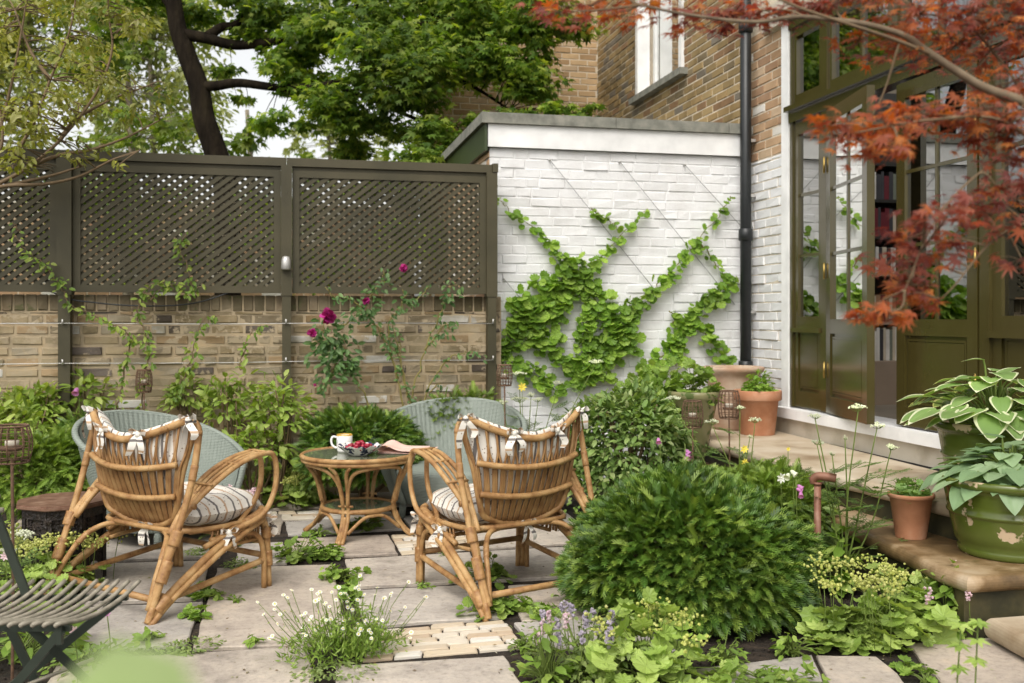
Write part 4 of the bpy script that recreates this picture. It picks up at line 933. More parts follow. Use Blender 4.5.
tub_chair('sage green woven tub chair close behind the newspaper', q2, facing(q2, (tb[0]+.1,tb[1]-.9)), 1.14)

# ------------------------------------------------------------------ carved octagonal table
ot = camxy(-2.25, 5.03); t = thing('octagonal_table', 'dark carved octagonal side table with worn reddish top', 'table', ot, .2); t.scale = (.86,.86,.97)
o8 = [((.25)*math.cos(i*PI/4+PI/8), .25*math.sin(i*PI/4+PI/8)) for i in range(8)]
def octp(mb, r, z0, z1):
    v = [(r*math.cos(i*PI/4+PI/8), r*math.sin(i*PI/4+PI/8), z) for z in (z0,z1) for i in range(8)]; mb.add(v, [tuple(range(7,-1,-1)), tuple(range(8,16))]+[(i,(i+1)%8,8+(i+1)%8,8+i) for i in range(8)])
mb = MB(); octp(mb, .262, .378, .402); octp(mb, .272, .384, .396); mb.build('table_top', M['walnut'], t, smooth=False)
for i in range(8):
    a = i*PI/4+PI/4; c_, s_ = math.cos(a), math.sin(a); ap = .235*math.cos(PI/8); mb = MB()
    def W_(u, z, d=0): return (c_*(ap+d)-s_*u, s_*(ap+d)+c_*u, z)
    hw = .235*math.sin(PI/8)
    for u0, u1, z0, z1, d in ((-hw,-hw+.022,0,.377,.006),(hw-.022,hw,0,.377,.006),(-hw+.022,hw-.022,.33,.377,.004),(-hw+.022,hw-.022,.14,.16,.003)):
        v = [W_(u, z, dd) for dd in (0,d) for u, z in ((u0,z0),(u1,z0),(u1,z1),(u0,z1))]; mb.add(v, [(4,5,6,7),(0,1,5,4),(1,2,6,5),(2,3,7,6),(3,0,4,7),(3,2,1,0)])
    v = [W_(u, z, -.012) for u, z in ((-hw+.02,.13),(hw-.02,.13),(hw-.02,.34),(-hw+.02,.34))]; mb.add(v, [(0,1,2,3)])
    for k in range(26):
        u, z = R_.uniform(-hw+.03,hw-.03), R_.uniform(.17,.32); mb.lathe([(0,-.008),(.008,0),(0,.008)], 6, W_(u, z, -.009))
    arch = [(-hw+.02,.0),(-hw+.02,.13),(hw-.02,.13),(hw-.02,.0)] + [((hw-.03)*math.cos(x), .1*math.sin(x)) for x in np.linspace(0, PI, 9)]
    for j in range(8):
        x0, x1 = np.linspace(0,PI,9)[j:j+2]; p = [((hw-.03)*math.cos(x), .1*math.sin(x)) for x in (x0,x1)]; mb.add([W_(*p[0]), W_(p[0][0],.135), W_(p[1][0],.135), W_(*p[1])], [(0,1,2,3)])
    mb.build('carved_panel', M['carved'], t, smooth=False)

# ------------------------------------------------------------------ folding slatted chair at the frame's edge
t = thing('folding_chair', 'folding garden chair with weathered slats and dark green iron legs', 'folding chair', camxy(-1.32, 3.05), math.atan2(RT[1],RT[0]))
sz = .405
for k in range(13):
    x0 = -.034*k; mb = MB(); mb.tube([(x0-.012,-.135,sz-.004),(x0,-.13,sz+.003),(x0+.035,-.07,sz-.004),(x0+.07,0,sz+.002),(x0+.102,.08,sz+.022),(x0+.128,.15,sz+.055)], .0072, 8, sub=5); mb.build('seat_slat', M['slat'], t)
for y, z in ((-.1,sz-.02),(.1,sz+.014)): MB().bar((-.46,y,z),(.02+.09*(y>0),y,z), .016, .016).build('seat_rail', M['dkgreen'], t, smooth=False)
for p, q in (((.085,.1,sz+.01),(-.42,-.1,0)),((-.1,-.1,sz-.02),(.15,.1,0)),((0,-.12,sz-.02),(-.33,-.08,0)),((-.3,.1,sz),(-.12,.12,0))): MB().bar(p, q, .012, .026).build('leg', M['dkgreen'], t, smooth=False)
MB().bar((-.005,-.12,sz-.005),(-.005,-.12,sz-.06), .016, .016, up=(0,1,0)).build('bracket', M['dkgreen'], t, smooth=False)
MB().tube([(-.3,-.02,.13),(.03,.03,.25)], .006, 8).build('stretcher', M['slat'], t)
for dx in (0,-.42): MB().bar((-.2+dx,.1,sz),(-.42+dx,.1,.98), .012, .026).build('back_post', M['dkgreen'], t, smooth=False)
for k in range(5): z = .70+.042*k; MB().tube([(-.78,.12,z-.012),(-.5,.08,z-.006),(-.27-.012*k,.075,z)], .0085, 8, sub=5).build('back_slat', M['slat'], t)

# ------------------------------------------------------------------ candle cages on stakes, copper path light
def cage(label, px, py_top, py_bot, hw, Y, sq=.75):
    c = P(px, (py_top+py_bot)/2, Y); Hh = (py_bot-py_top)/1000*Y; r = hw/1000*Y; z0 = c[2]-Hh/2
    t = thing('candle_lantern', label, 'lantern', (c[0],c[1],0), 0, 'wire candle lanterns on iron stakes')
    setp(MB().tube([(c[0],c[1],-.05),(c[0]+.004,c[1],z0*.5),(c[0],c[1],z0+.01)], .0055, 7, sub=3).build('stake', M['rust']), t)
    mb = MB(); pr = lambda v: r*(.62+.38*math.sin(PI*(.18+.66*v)))
    for k in range(16):
        a = k*PI/8; mb.tube([(c[0]+pr(v)*math.cos(a), c[1]+pr(v)*math.sin(a), z0+Hh*v) for v in np.linspace(0,1,7)], .0022, 4)
    for v in np.linspace(0,1,7): mb.tube([(c[0]+pr(v)*math.cos(a), c[1]+pr(v)*math.sin(a), z0+Hh*v) for a in np.linspace(0,2*PI,21)], .004 if v in (0,1) else .0016, 4)
    setp(mb.build('cage', M['rust']), t)
    mb = MB().lathe([(0,0),(r*.55,0),(r*.58,.01),(r*.55,.012),(0,.01)], 18, (c[0],c[1],z0+Hh*.33)); setp(mb.build('candle_dish', M['rust']), t)
    mb = MB().lathe([(0,0),(r*.35,0),(r*.35,.022),(0,.024)], 14, (c[0],c[1],z0+Hh*.33+.012)); setp(mb.build('candle', M['cream']), t)
    return t
cage('rusty wire candle cage beside the fence post and white umbel flowers', 504.5, 365, 385.5, 8, 6.9)
cage('dense rusty candle cage in front of the moss-stained pot', 692.5, 401, 427, 10.5, 6.3)
cage('open rusty candle cage in front of the terracotta pots', 729, 391, 418, 11, 6.25)
cage('tall-staked candle cage standing behind the sage tub chair', 144, 370, 392, 8, 6.9)
cage('big rusty candle cage by the back of the folding chair', 12, 426, 462, 19, 3.5)
c = P(817.5, 500, 4.72); t = thing('path_light', 'copper pipe path light with hooded head beside the steps', 'path light', (c[0],c[1],0))
zt = 1.3-(484-318)/1000*4.72
setp(MB().tube([(c[0],c[1],-.05),(c[0],c[1],zt)], .0165, 16).tube([(c[0],c[1],zt-.004),(c[0],c[1],zt+.008)], .02, 16).build('post', M['copper']), t)
d = RT*.93+FW*-.3; hp = [(c+d*x)[:2].tolist()+[zt+z] for x, z in ((-.018,.0),(-.02,.02),(.0,.036),(.04,.036),(.085,.03))]
mb = MB().tube(hp, [.015,.018,.02,.021,.021], 14, sub=4); setp(mb.build('lamp_head', M['copper']), t)
# ================================================================== pots and what grows in them
def pot(name, label, px, py_base, z, rt, h, rb, m, style='plain', cat='plant pot', wp=None):
    c = wp if wp is not None else G(px, py_base, z); c = (c[0], c[1], z)
    t = thing(name, label, cat, c)
    if style == 'plain': pr = [(0,0),(rb,0),(rb*1.01,.004),(rb+(rt*.9-rb)*.8,h*.76),(rt*.97,h*.78),(rt,h*.8),(rt,h*.985),(rt*.98,h),(rt*.9,h),(rt*.88,h*.97),(rt*.86,h*.85),(0,h*.85)]
    elif style == 'lip': pr = [(0,0),(rb,0),(rb*1.01,.004),(rt*.9,h*.88),(rt*.95,h*.895),(rt,h*.92),(rt*1.01,h*.96),(rt,h*.99),(rt*.96,h),(rt*.9,h*.99),(rt*.87,h*.9),(rt*.85,h*.85),(0,h*.85)]
    elif style == 'urn': pr = [(0,0),(rb,0),(rb,.02),(rb*1.06,h*.1),(rt*.82,h*.62),(rt*.84,h*.8),(rt*.9,h*.88),(rt*1.0,h*.92),(rt*1.04,h*.96),(rt*1.02,h*.99),(rt*.95,h),(rt*.85,h*.97),(rt*.8,h*.88),(0,h*.88)]
    else: # banded glazed pot
        def R(f): return rb+(rt*.95-rb)*f**.85
        pr = [(0,0),(rb*.98,0),(rb*1.02,.01),(rb*1.03,.03),(rb*1.0,.04)] + [(R(f),h*f) for f in (.18,.3,.42,.5)] + [(R(.52)*1.0,h*.52),(R(.54)+.008,h*.535),(R(.56)+.008,h*.56),(R(.58),h*.575)] + [(R(f),h*f) for f in (.68,.78,.86)] + [(R(.88)+.006,h*.875),(rt,h*.9),(rt*1.015,h*.94),(rt*1.01,h*.98),(rt*.98,h),(rt*.92,h*.99),(rt*.89,h*.94),(rt*.88,h*.87),(0,h*.87)]
    MB().lathe(pr, 56, wob=.004).build('pot', M[m], t)
    top = pr[-1]
    mb = MB(); R0 = pr[-2][0]
    a = np.linspace(0,2*PI,25)[:-1]; v = [(0,0,top[1]+.012)] + [(R0*.99*f*math.cos(x), R0*.99*f*math.sin(x), top[1]+.006+R_.normal()*.004) for f in (.5,1) for x in a]; n = 24
    mb.add(v, [(0,1+i,1+(i+1)%n) for i in range(n)]+[(1+i,1+n+i,1+n+(i+1)%n,1+(i+1)%n) for i in range(n)]); mb.build('potting_soil', M['soil'], t)
    return np.array([c[0], c[1], z+top[1]]), rt
def plantlet(name, label, cat, base, group=None): return thing(name, label, cat, base, 0, group)

def hosta(label, base, R, n, L, mats, up, zrange=(.12,.3), stem='stem', seed=3):
    """arching stalks, each ending in a broad ribbed heart-shaped blade"""
    t = plantlet('hosta', label, 'hosta', base); r = np.random.default_rng(seed); st, lf = MB(), MB()
    NU, NV = 9, 5
    for i in range(n):
        a = i*2.39996 + r.normal()*.2; f = math.sqrt((i+.6)/n); out = np.array([math.cos(a), math.sin(a), 0]); l = L*r.uniform(.75,1.15)*(.8+.3*f)
        h = zrange[1]+(zrange[0]-zrange[1])*f + r.normal()*.02; p0 = np.array(base)+out*.03*r.random(); tip = np.array(base)+out*R*f*r.uniform(.7,1.0)+np.array([0,0,h])
        mid = (p0+tip)/2+np.array([0,0,h*.3]); st.tube([p0, mid, tip], [.006,.0055,.004], 6, sub=4)
        d = unit(out*(.9)+np.array([0,0,.35-.7*f])+r.normal(size=3)*.18); s = unit(np.cross((0,0,1), d)); nn = np.cross(d, s); droop = r.uniform(.1,.32); cup = r.uniform(.08,.2); wv = r.uniform(0,6)
        V = []
        us = np.linspace(0,1,NU); vs = np.linspace(-1,1,2*NV+1)
        for u in us:
            wd = .5*(math.sin(PI*min(1,(u*.93+.07)**.62))**.85)*.86
            for v in vs:
                back = -.1*(1-u)**4*abs(v)
                V.append(tip + l*(d*(u+back) + s*v*wd + nn*(cup*(abs(v)*wd)**1.2*1.1 - droop*u*u + .018*math.sin(v*9)*(1-u) + .012*math.sin(u*9+wv)*abs(v))))
        W = 2*NV+1; fi, fo = [], []
        for a_ in range(NU-1):
            for b_ in range(W-1):
                q = (a_*W+b_, a_*W+b_+1, (a_+1)*W+b_+1, (a_+1)*W+b_); (fo if (b_ in (0, W-2) or a_ >= NU-2) else fi).append(q)
        b0 = lf.n; lf.add(V, fi, 0); lf.f.setdefault((4,1), []).append(np.array(fo)+b0)
    setp(st.build('stem', M[stem]), t); setp(lf.build('foliage', [M[m] for m in mats], smooth=True), t); return t
# big peeling green pots
p, r = pot('glazed_pot', 'green glazed pot with peeling patches at the corner of the lower step', 0, 0, .25, .30, .345, .21, 'glaze', 'band', wp=P(1010, 552, 4.47))
hosta('blue-green hosta in the peeling pot on the lower step', p+(0,0,-.02), .31, 120, .125, ('hosta','hosta'), 1, (.05,.22), seed=5)
p, r = pot('glazed_pot', 'green glazed pot on the terrace in front of the closed door leaf', 0, 0, .43, .285, .36, .2, 'glaze', 'band', wp=P(995, 460, 4.95))
hosta('pale hosta with white-edged leaves in the pot by the doors', p+(0,0,-.02), .37, 66, .155, ('hostag','hostaw'), 1, (.1,.36), seed=9)
p, r = pot('terracotta_pot', 'small weathered terracotta pot on the lower step', 911, 537, .25, .107, .212, .07, 'terra', 'lip')
def mound(name, label, cat, base, R, h, n, tpl, size, m, group=None, stems=True, up=.8, zlift=0, seed=1, flower=None, sp=.5):
    """a low clump: leaves on stalks making an uneven mound"""
    base = np.array(base, float); t = plantlet(name, label, cat, base, group); lump = Lumps(6, .3, (1.5,4))
    u = sphere_dirs(n); u[:,2] = np.abs(u[:,2]); rr = R_.uniform(.35, 1.0, n)**.6*lump(u); p = base + u*np.array([R,R,h])*rr[:,None] + np.array([0,0,zlift])
    d = unit(u*np.array([1,1,.1]) + rnd(n)*sp*.5 + np.array([0,0,-.12])); nn = unit(u*.75*np.array([1,1,.3]) + np.array([0,0,up*.8]) + rnd(n)*.25)
    sz = size*R_.uniform(.6, 1.25, n); 
    setp(MB().scatter(tpl, p-d*sz[:,None]*.4, d, nn, sz).build('foliage', M[m], smooth=False), t)
    if stems:
        mb = MB()
        for q in p[:: max(1, n//40)]: mb.tube([base+(R_.normal()*R*.15, R_.normal()*R*.15, -.01), (base+q)/2+(0,0,.1*h), q], [.003,.0025,.0015], 4, sub=2)
        setp(mb.build('stem', M['stem']), t)
    if flower:
        m_f, nf, hf, fs, spike = flower; st, fl = MB(), MB()
        for k in range(nf):
            an = R_.uniform(0,2*PI); q = base+np.array([math.cos(an)*R*R_.uniform(.1,.95), math.sin(an)*R*R_.uniform(.1,.95), 0]); top = q+np.array([R_.normal()*.03, R_.normal()*.03, h*(.75)+hf*R_.uniform(.4,1.0)])
            st.tube([q, (q+top)/2+rnd(1)[0]*.01, top], .0018, 4)
            fl = MB()
            kk = 26 if not spike else 16
            pp = top+rnd(kk)*np.array([fs,fs,fs*.6]) if not spike else top+np.c_[R_.normal(size=kk)*fs*.16, R_.normal(size=kk)*fs*.16, R_.uniform(-1.2,.3,kk)*fs]
            fl.scatter(BLOB, pp, rnd(kk), rnd(kk), (.014 if not spike else .014)*R_.uniform(.7,1.3,kk))
            setp(fl.build('flower_spike' if spike else 'flower_head', M[m_f], smooth=False), t)
        setp(st.build('stem', M['stem']), t)
    return t
mound('potted_geranium', 'cream-edged pelargonium in the small pot on the lower step', 'plant', p, .12, .14, 70, SCALLOP, .05, 'hostag')
p, r = pot('terracotta_pot', 'orange terracotta pot of leafy herbs beside the white door jamb', 757.5, 434, .43, .178, .33, .125, 'terra')
mound('potted_herb', 'bushy green herbs in the terracotta pot beside the white jamb', 'plant', p+(0,0,.02), .165, .16, 420, OVAL, .05, 'basil')
p, r = pot('terracotta_urn', 'tall weathered terracotta urn in front of the drainpipe', 733, 428.5, .43, .235, .49, .165, 'terrab', 'urn')
p, r = pot('mossy_pot', 'moss-stained terracotta pot behind the candle cage', 0, 0, .25, .185, .53, .07, 'mossy', 'lip', wp=P(694, 464, 7.15))
mound('potted_foliage', 'leafy green plant spilling over the moss-stained pot', 'plant', p+(0,0,0), .16, .17, 200, SCALLOP, .065, 'small')

# ================================================================== climbers
def climber(name, label, cat, paths, plane_y, tpl, size, m, stem_m, per_m, base, flowers=None, stem_r=.005, out=.06, grp=None, wk=1.0, mw=.012):
    """paths: [(px, py, half width in px)...] on the plane y; leaves sit round each stem"""
    t = thing(name, label, cat, base, 0, grp); st, lf = MB(), MB()
    for path in paths:
        w = np.array([WY(a, b, plane_y) for a, b, _ in path]); hw = np.array([c for _, _, c in path])*.0079*wk
        c = curve(w, 8); hh = np.interp(np.linspace(0,1,len(c)), np.linspace(0,1,len(path)), hw)
        cc = c + np.c_[R_.normal(size=len(c))*.006, -np.abs(R_.normal(size=len(c)))*.006-.008, R_.normal(size=len(c))*.006]; st.tube(cc, stem_r*np.linspace(1.3,.5,len(c)), 5)
        L = np.linalg.norm(np.diff(c, axis=0), axis=1); cum = np.r_[0, np.cumsum(L)]
        tt = np.linspace(0, cum[-1], 400); wh = np.interp(tt, cum, hh); n = int(np.sum(np.maximum(wh, mw))*cum[-1]/400*per_m)
        pr = np.maximum(wh, mw); pr /= pr.sum(); s = R_.choice(tt, n, p=pr); P0 = np.stack([np.interp(s, cum, c[:,k]) for k in range(3)], 1); W0 = np.interp(s, cum, hh)
        off = np.clip(R_.normal(size=(n,2)), -1.7, 1.7)*.48; dep = out*R_.uniform(.1,1,n)*np.minimum(1, W0/.1+.25)
        p = P0 + np.c_[off[:,0]*W0, -dep, off[:,1]*W0]
        d = unit(np.c_[off[:,0]+R_.normal(size=n)*.5, -.35-R_.random(n)*.5, -.55+R_.normal(size=n)*.45]); nn = unit(np.c_[R_.normal(size=n)*.35, np.full(n,-.8), .6+R_.normal(size=n)*.45])
        lf.scatter(tpl, p, d, nn, size*R_.uniform(.6,1.25,n)*np.clip(.62+W0*3, .6, 1.05))
    setp(st.build('stem', M[stem_m]), t); setp(lf.build('foliage', M[m], smooth=False), t)
    return t
VP = [[(572,372,10),(557,352,14),(528,318,26),(545,290,22),(573,274,18),(557,252,8),(538,232,5),(512,213,5),(499,200,6)],
      [(500,360,6),(506,344,10),(528,316,26),(556,300,24),(580,272,16),(602,256,7),(627,228,6),(648,208,3)],
      [(573,272,12),(596,302,22),(612,322,28),(622,338,26),(600,352,22),(580,366,20),(572,378,14)],
      [(575,375,16),(595,358,20),(616,330,20),(634,305,12),(655,287,9),(680,261,7),(704,232,6),(728,202,4),(729,196,4)],
      [(640,372,14),(655,362,14),(672,345,16),(686,320,17),(705,302,15),(722,288,12),(736,276,5)],
      [(702,244,3),(716,266,5),(728,280,6)],
      [(672,322,6),(688,324,12),(704,334,12),(716,348,12),(726,362,10)],
      [(590,209,2),(603,218,4),(612,224,4),(622,232,3)],
      [(499,352,14),(515,362,14),(536,372,14),(556,392,12)], [(668,310,3),(680,322,8)], [(580,372,16),(610,376,10)], [(590,300,8),(584,335,13),(577,352,13),(571,372,12)]]
climber('climbing_vine', 'bright green vine trained in crossing diagonals on the white wall', 'climber', VP, BW-.02, SCALLOP, .078, 'vine', 'canes', 2000, (1.9, BW-.1, 0), wk=.74, mw=.034)
JP = [[(146,420,4),(142,390,5),(150,350,5),(138,312,4),(146,290,5),(165,282,5),(190,293,6),(187,268,4),(180,248,4),(186,233,6)],
      [(118,410,4),(124,372,6),(128,335,5),(108,322,4),(88,313,4),(70,305,3),(62,287,7),(44,264,4),(28,252,4),(14,234,3)],
      [(165,420,5),(180,388,7),(190,365,6),(197,335,5),(205,318,3),(222,316,3)],[(190,293,6),(203,285,5)],[(150,300,3),(160,290,5),(178,284,5)], [(128,335,6),(140,345,6)],
      [(240,370,4),(244,350,3),(250,335,4),(262,325,3)], [(20,232,2),(14,222,2)]]
climber('climbing_jasmine', 'yellow-green climber straggling up the brick wall and the trellis', 'climber', JP, 7.36, OVAL, .066, 'climb', 'twig', 2600, (-2.0, 7.35, 0), out=.07)
RP = [[(372,425,2),(366,400,3),(352,372,4),(345,350,14),(330,345,20),(316,352,14)],[(352,372,4),(340,360,18),(325,335,14),(322,322,10)],
      [(405,425,1.5),(398,380,2),(385,340,5),(366,312,9),(372,295,10),(384,275,8),(380,268,4)],[(398,380,1.5),(388,330,3),(404,300,9),(402,290,8)],
      [(415,430,1.2),(400,360,1.5),(392,320,1.5)],[(410,428,1.2),(414,390,1.2),(425,350,1.5),(442,310,4),(448,292,11),(455,284,10)],[(425,350,1.5),(445,325,9),(450,330,7)],
      [(412,428,1),(408,395,1),(402,370,1.2),(398,330,2)],[(420,410,1),(435,375,2),(450,358,4),(470,352,4),(480,356,5)],[(366,312,8),(352,300,5),(333,296,5),(326,288,3)],[(345,350,14),(330,375,12),(318,390,6)],[(430,392,3),(440,382,3)],
      [(340,330,10),(352,318,10),(362,308,8)],[(345,365,12),(350,378,6)],[(404,300,6),(415,300,6),(430,285,2)]]
rose = climber('climbing_rose', 'climbing rose with magenta blooms on the brick wall', 'rose', RP, 7.34, OVAL, .062, 'rose', 'canes', 2300, (-.6, 7.3, 0), out=.11, stem_r=.006)
def bloom(c, r, m, parent):
    n = 34; u = sphere_dirs(n); u[:,1] = -np.abs(u[:,1]); p = np.array(c)+u*r*.55; mb = MB().scatter(HEART, p-u*r*.3, unit(u*.5+rnd(n)*.6), u, r*.9); setp(mb.build('rose_bloom', M[m], smooth=False), parent)
for px, py, r in ((328,316,.055),(312,333,.034),(403.5,268,.03),(366,301,.028),(315,385,.012)): bloom(WY(px, py, 7.2), r, 'magenta', rose)

# ================================================================== shrubs
S = shrub
def gp(px, py, z=0): g = G(px, py, z); return (g[0], g[1], z)
def cen(px, py, Y): return P(px, py, Y)
y0 = camxy(.80, 4.56)
t = thing('yew_dome', 'large dark clipped yew dome in front of the copper path light', 'yew', y0)
lump = Lumps(12, .05, (3,9)); p, u = dome_points(11000, (y0[0],y0[1],.14), (.575,.56,.41), lump, .78, 1.0, -.25); k = p[:,2] > .03; p, u = p[k], u[k]
d = unit(u*np.array([1,1,.75]) + rnd(len(p))*.34 + np.array([0,0,-.02])); nn = unit(u*.25 + np.array([0,0,1.]) + rnd(len(p))*.25)
setp(MB().scatter(COMB, p-d*.03, d, nn, .074*R_.uniform(.7,1.3,len(p))).build('foliage', M['yew'], smooth=False), t)
setp(stems_bm((y0[0],y0[1],.13), (.6,.6,.49), 16, .012).build('stem', M['twig']), t)
def yew(label, c, rad, n, size, m, base, seed=0, amp=.12):
    t = thing('yew_bush', label, 'yew', base); n = int(n*1.55); size *= .8; lump = Lumps(10, amp, (2,7)); p, u = dome_points(n, c, rad, lump, .6, 1.0, -.5); k = p[:,2] > .02; p, u = p[k], u[k]
    d = unit(u*np.array([1,1,.8]) + rnd(len(p))*.4); nn = unit(u*.3 + np.array([0,0,1.]) + rnd(len(p))*.3)
    setp(MB().scatter(COMB, p-d*.03, d, nn, size*R_.uniform(.7,1.25,len(p))).build('foliage', M[m], smooth=False), t); setp(stems_bm(c, rad, 8, .01, base).build('stem', M['twig']), t)
def yw(px, py, Y): c = P(px, py, Y); return c
c = yw(366, 452, 6.9); yew('round yew bush behind the glass table', c, (.40,.35,.33), 2300, .1, 'yew', (c[0],c[1],0))
c = yw(40, 478, 5.9); yew('feathery green yew bush behind the carved octagonal table', c, (.34,.3,.3), 1700, .095, 'yewp', (c[0],c[1],0))
c = yw(463, 425, 7.3); yew('low yew showing over the rim of the tub chair by the newspaper', c, (.33,.07,.2), 700, .095, 'yewp', (c[0],c[1],0))
c = yw(85, 470, 6.6); yew('dark yew shoots between the wall shrubs and the sage tub chair', c, (.25,.25,.35), 900, .1, 'yew', (c[0],c[1],0))
c = yw(690, 508, 5.5); yew('pale soft-needled mound behind the yew dome', c, (.42,.36,.17), 1700, .085, 'yewp', (c[0],c[1],0))
c = yw(764, 503, 5.55); yew('loose yellow-green mound below the terrace edge', c, (.34,.45,.2), 1800, .08, 'yewp', (c[0],c[1],0), amp=.2)
c = cen(630, 452, 6.75); S('dense_shrub', 'dark glossy shrub below the white wall', 'shrub', (c[0],c[1],0), c, (.47,.42,.5), 5200, OVAL, .06, 'shrub', k=12, lump=.1, sr=.012, up=.9, hang=.25)
c = cen(590, 478, 6.6); S('dense_shrub', 'low dark shrub beside the leaning back of the armchair', 'shrub', (c[0],c[1],0), (c[0],c[1],c[2]-.05), (.3,.3,.3), 1100, OVAL, .06, 'shrub', k=6)
for px, py, Y, rad, n, lab in ((28,400,6.8,(.36,.25,.3),520,'leafy hydrangea against the wall under the first fence post'),(86,385,7.0,(.22,.2,.18),260,'small hydrangea by the brick wall with a purple flower beside it'),
                               (228,398,6.95,(.2,.2,.3),330,'pale hydrangea between the two fence posts'),(277,402,6.9,(.24,.2,.3),420,'pale hydrangea below the post lamp'),(255,440,6.9,(.3,.25,.25),500,'hydrangea foliage behind the armrest of the armchair'),
                               (183,385,7.1,(.16,.15,.25),200,'slim leafy shoots behind the sage tub chair')):
    c = cen(px, py+12, Y); S('hydrangea', lab, 'hydrangea', (c[0],c[1],0), c, tuple(.76*x for x in rad), int(n*.75), OVAL, .078, 'hyd', 'pale hydrangeas along the brick wall', lump=.25, lo=.4, k=7, hang=.3)
c = cen(22, 432, 6.6); S('hydrangea', 'low hydrangea leaves behind the big candle cage', 'hydrangea', (c[0],c[1],0), c, (.3,.25,.25), 350, OVAL, .085, 'hyd', 'pale hydrangeas along the brick wall', lump=.25, lo=.4, k=4, hang=.3)
c = cen(655, 400, 7.3); S('leafy_shrub', 'mid-green shrub against the white wall beside the moss-stained pot', 'shrub', (c[0],c[1],0), (c[0],c[1],c[2]-.18), (.3,.25,.36), 900, SCALLOP, .06, 'small', k=6)

# lady's mantle: soft round leaves and lime froth
def mantle(label, px, py, R, h, n, fl=14, size=.075, z=0):
    mound('ladys_mantle', label, 'plant', gp(px, py, z), R, h, n, SCALLOP, size, 'alch', "lady's mantle in the borders", flower=('alchf', fl, .07, .026, False), up=.8)
mantle("lime-flowered lady's mantle in front of the carved octagonal table", 46, 588, .34, .24, 260, 50, .06)
mantle("lady's mantle behind the front leg of the rattan table", 300, 503, .26, .2, 170, 30)
mantle("broad lady's mantle at the bottom edge beside the catmint", 648, 678, .22, .21, 150, 8, .08)
mantle("lady's mantle spilling between the yew dome and the persicaria", 862, 640, .24, .27, 200, 16, .085)
mantle("lady's mantle at the foot of the lower step", 905, 610, .16, .2, 80, 8, .07)
mantle("lady's mantle by the sage tub chair's foot", 205, 520, .22, .16, 110, 16)
# small plants in the joints of the paving
def sprout(label, px, py, R, h, n, tpl=SCALLOP, size=.042, m='small', **k): mound('paving_plant', label, 'plant', gp(px, py), R, h, n, tpl, size, m, 'plants in the paving joints', **k)
for a in (('pale rosette in soil beside the bottom slab', 148, 640, .07,.06,26,OVAL,.05),('scalloped leaves in the joint under the armchair stretcher', 205, 596, .1,.06,44),('leaves in the joint by the brick-coloured stretcher shadow', 197, 618, .075,.06,28),
          ('leafy tuft in the joint before the small square slab', 228, 545, .07,.07,40),('tiny tuft beside the small square slab', 255, 541, .05,.03,20,OVAL,.03),('row of soft scalloped leaves at the top of the big slab', 298, 559, .12,.07,80),
          ('leaf clump by the front foot of the rattan table', 330, 556, .1,.08,60),('clump under the rattan table', 362, 528, .13,.06,60),('low green mat by the far foot of the rattan table', 318, 534, .08,.03,40,OVAL,.03),
          ('leaves at the corner of the grey slab', 343, 577, .1,.06,50),('leaves in the joint above the daisies', 352, 596, .07,.05,36),('sprig at the edge of the big slab', 254, 643, .05,.06,18,OVAL,.04),
          ('clump under the seat of the armchair beside the yew dome', 490, 577, .13,.1,100),('leaves behind the back foot of that armchair', 500, 610, .12,.07,80),('scalloped leaves in front of the yew dome', 545, 613, .11,.05,50),
          ('tuft by the front foot of the armchair', 422, 588, .045,.05,18,OVAL,.03),('tuft at the end of the brick strip', 445, 555, .05,.04,16,NARROW,.05),('frilled seedlings at the corner of the brick edging', 524, 650, .06,.05,50,OVAL,.035),
          ('lobed leaves in the joint of the far slabs', 330, 499, .1,.05,40),('bright seedlings beneath the yew dome', 722, 662, .09,.07,60,OVAL,.035),('leafy seedlings beneath the skirts of the yew dome', 790, 652, .1,.12,70,OVAL,.04),
          ('lime leaves in the joint between two warm slabs', 905, 668, .05,.04,18),('tuft in the joint at the lower corner', 925, 680, .04,.04,12),('low mat in the joint of the left slabs', 237, 601, .05,.02,16,OVAL,.03),
          ('leafy clump beside the flowering catmint', 596, 668, .1,.08,60,OVAL,.04)):
    sprout(*a)
for lab, px, py, R in (('creeping thyme at the end of the bottom slab', 325, 672, .11),('creeping mat beside the small rosette', 183, 652, .11),('moss cushion behind the big slab', 205, 552, .12),('creeping mat before the small square slab', 245, 566, .08)):
    mound('creeping_thyme', lab, 'plant', gp(px, py), R, .025, 330, OVAL, .02, 'grey', 'creeping mats in the joints', stems=False)
# daisies
b = gp(348, 655); t = thing('daisy_clump', 'clump of small white fleabane daisies in the paving', 'daisies', b); st, lf, fl = MB(), MB(), MB()
p, u = dome_points(1900, (b[0],b[1],.02), (.24,.17,.14), Lumps(8,.3,(2,5)), .3, 1, -.1); p = p[p[:,2]>.005]
lf.scatter(NARROW, p, unit(rnd(len(p))+(0,0,.5)), rnd(len(p)), .035); 
for k in range(85):
    an = R_.uniform(0,2*PI); r = R_.uniform(.0,.2); q = np.array([b[0]+r*math.cos(an), b[1]+r*math.sin(an)*.75, .03]); tp = q+np.array([(q[0]-b[0])*.75+R_.normal()*.02, (q[1]-b[1])*.6+R_.normal()*.02, R_.uniform(.06,.23)])
    st.tube([q, (q+tp)/2+rnd(1)[0]*.01, tp], .0013, 4, sub=2); hd = unit(np.array([R_.normal()*.4, -.5+R_.normal()*.35, .8])); setp(MB().scatter(DAISY, [tp], [np.cross(hd,(1,.2,0))], [hd], R_.uniform(.014,.021)).build('flower', [M['white_petal'], M['yellow']], smooth=False), t)
    for j in range(4): z = q+(tp-q)*R_.uniform(.1,.9); lf.scatter(NARROW, [z], rnd(1), rnd(1), .022)
setp(st.build('stem', M['stem']), t); setp(lf.build('foliage', M['small'], smooth=False), t)
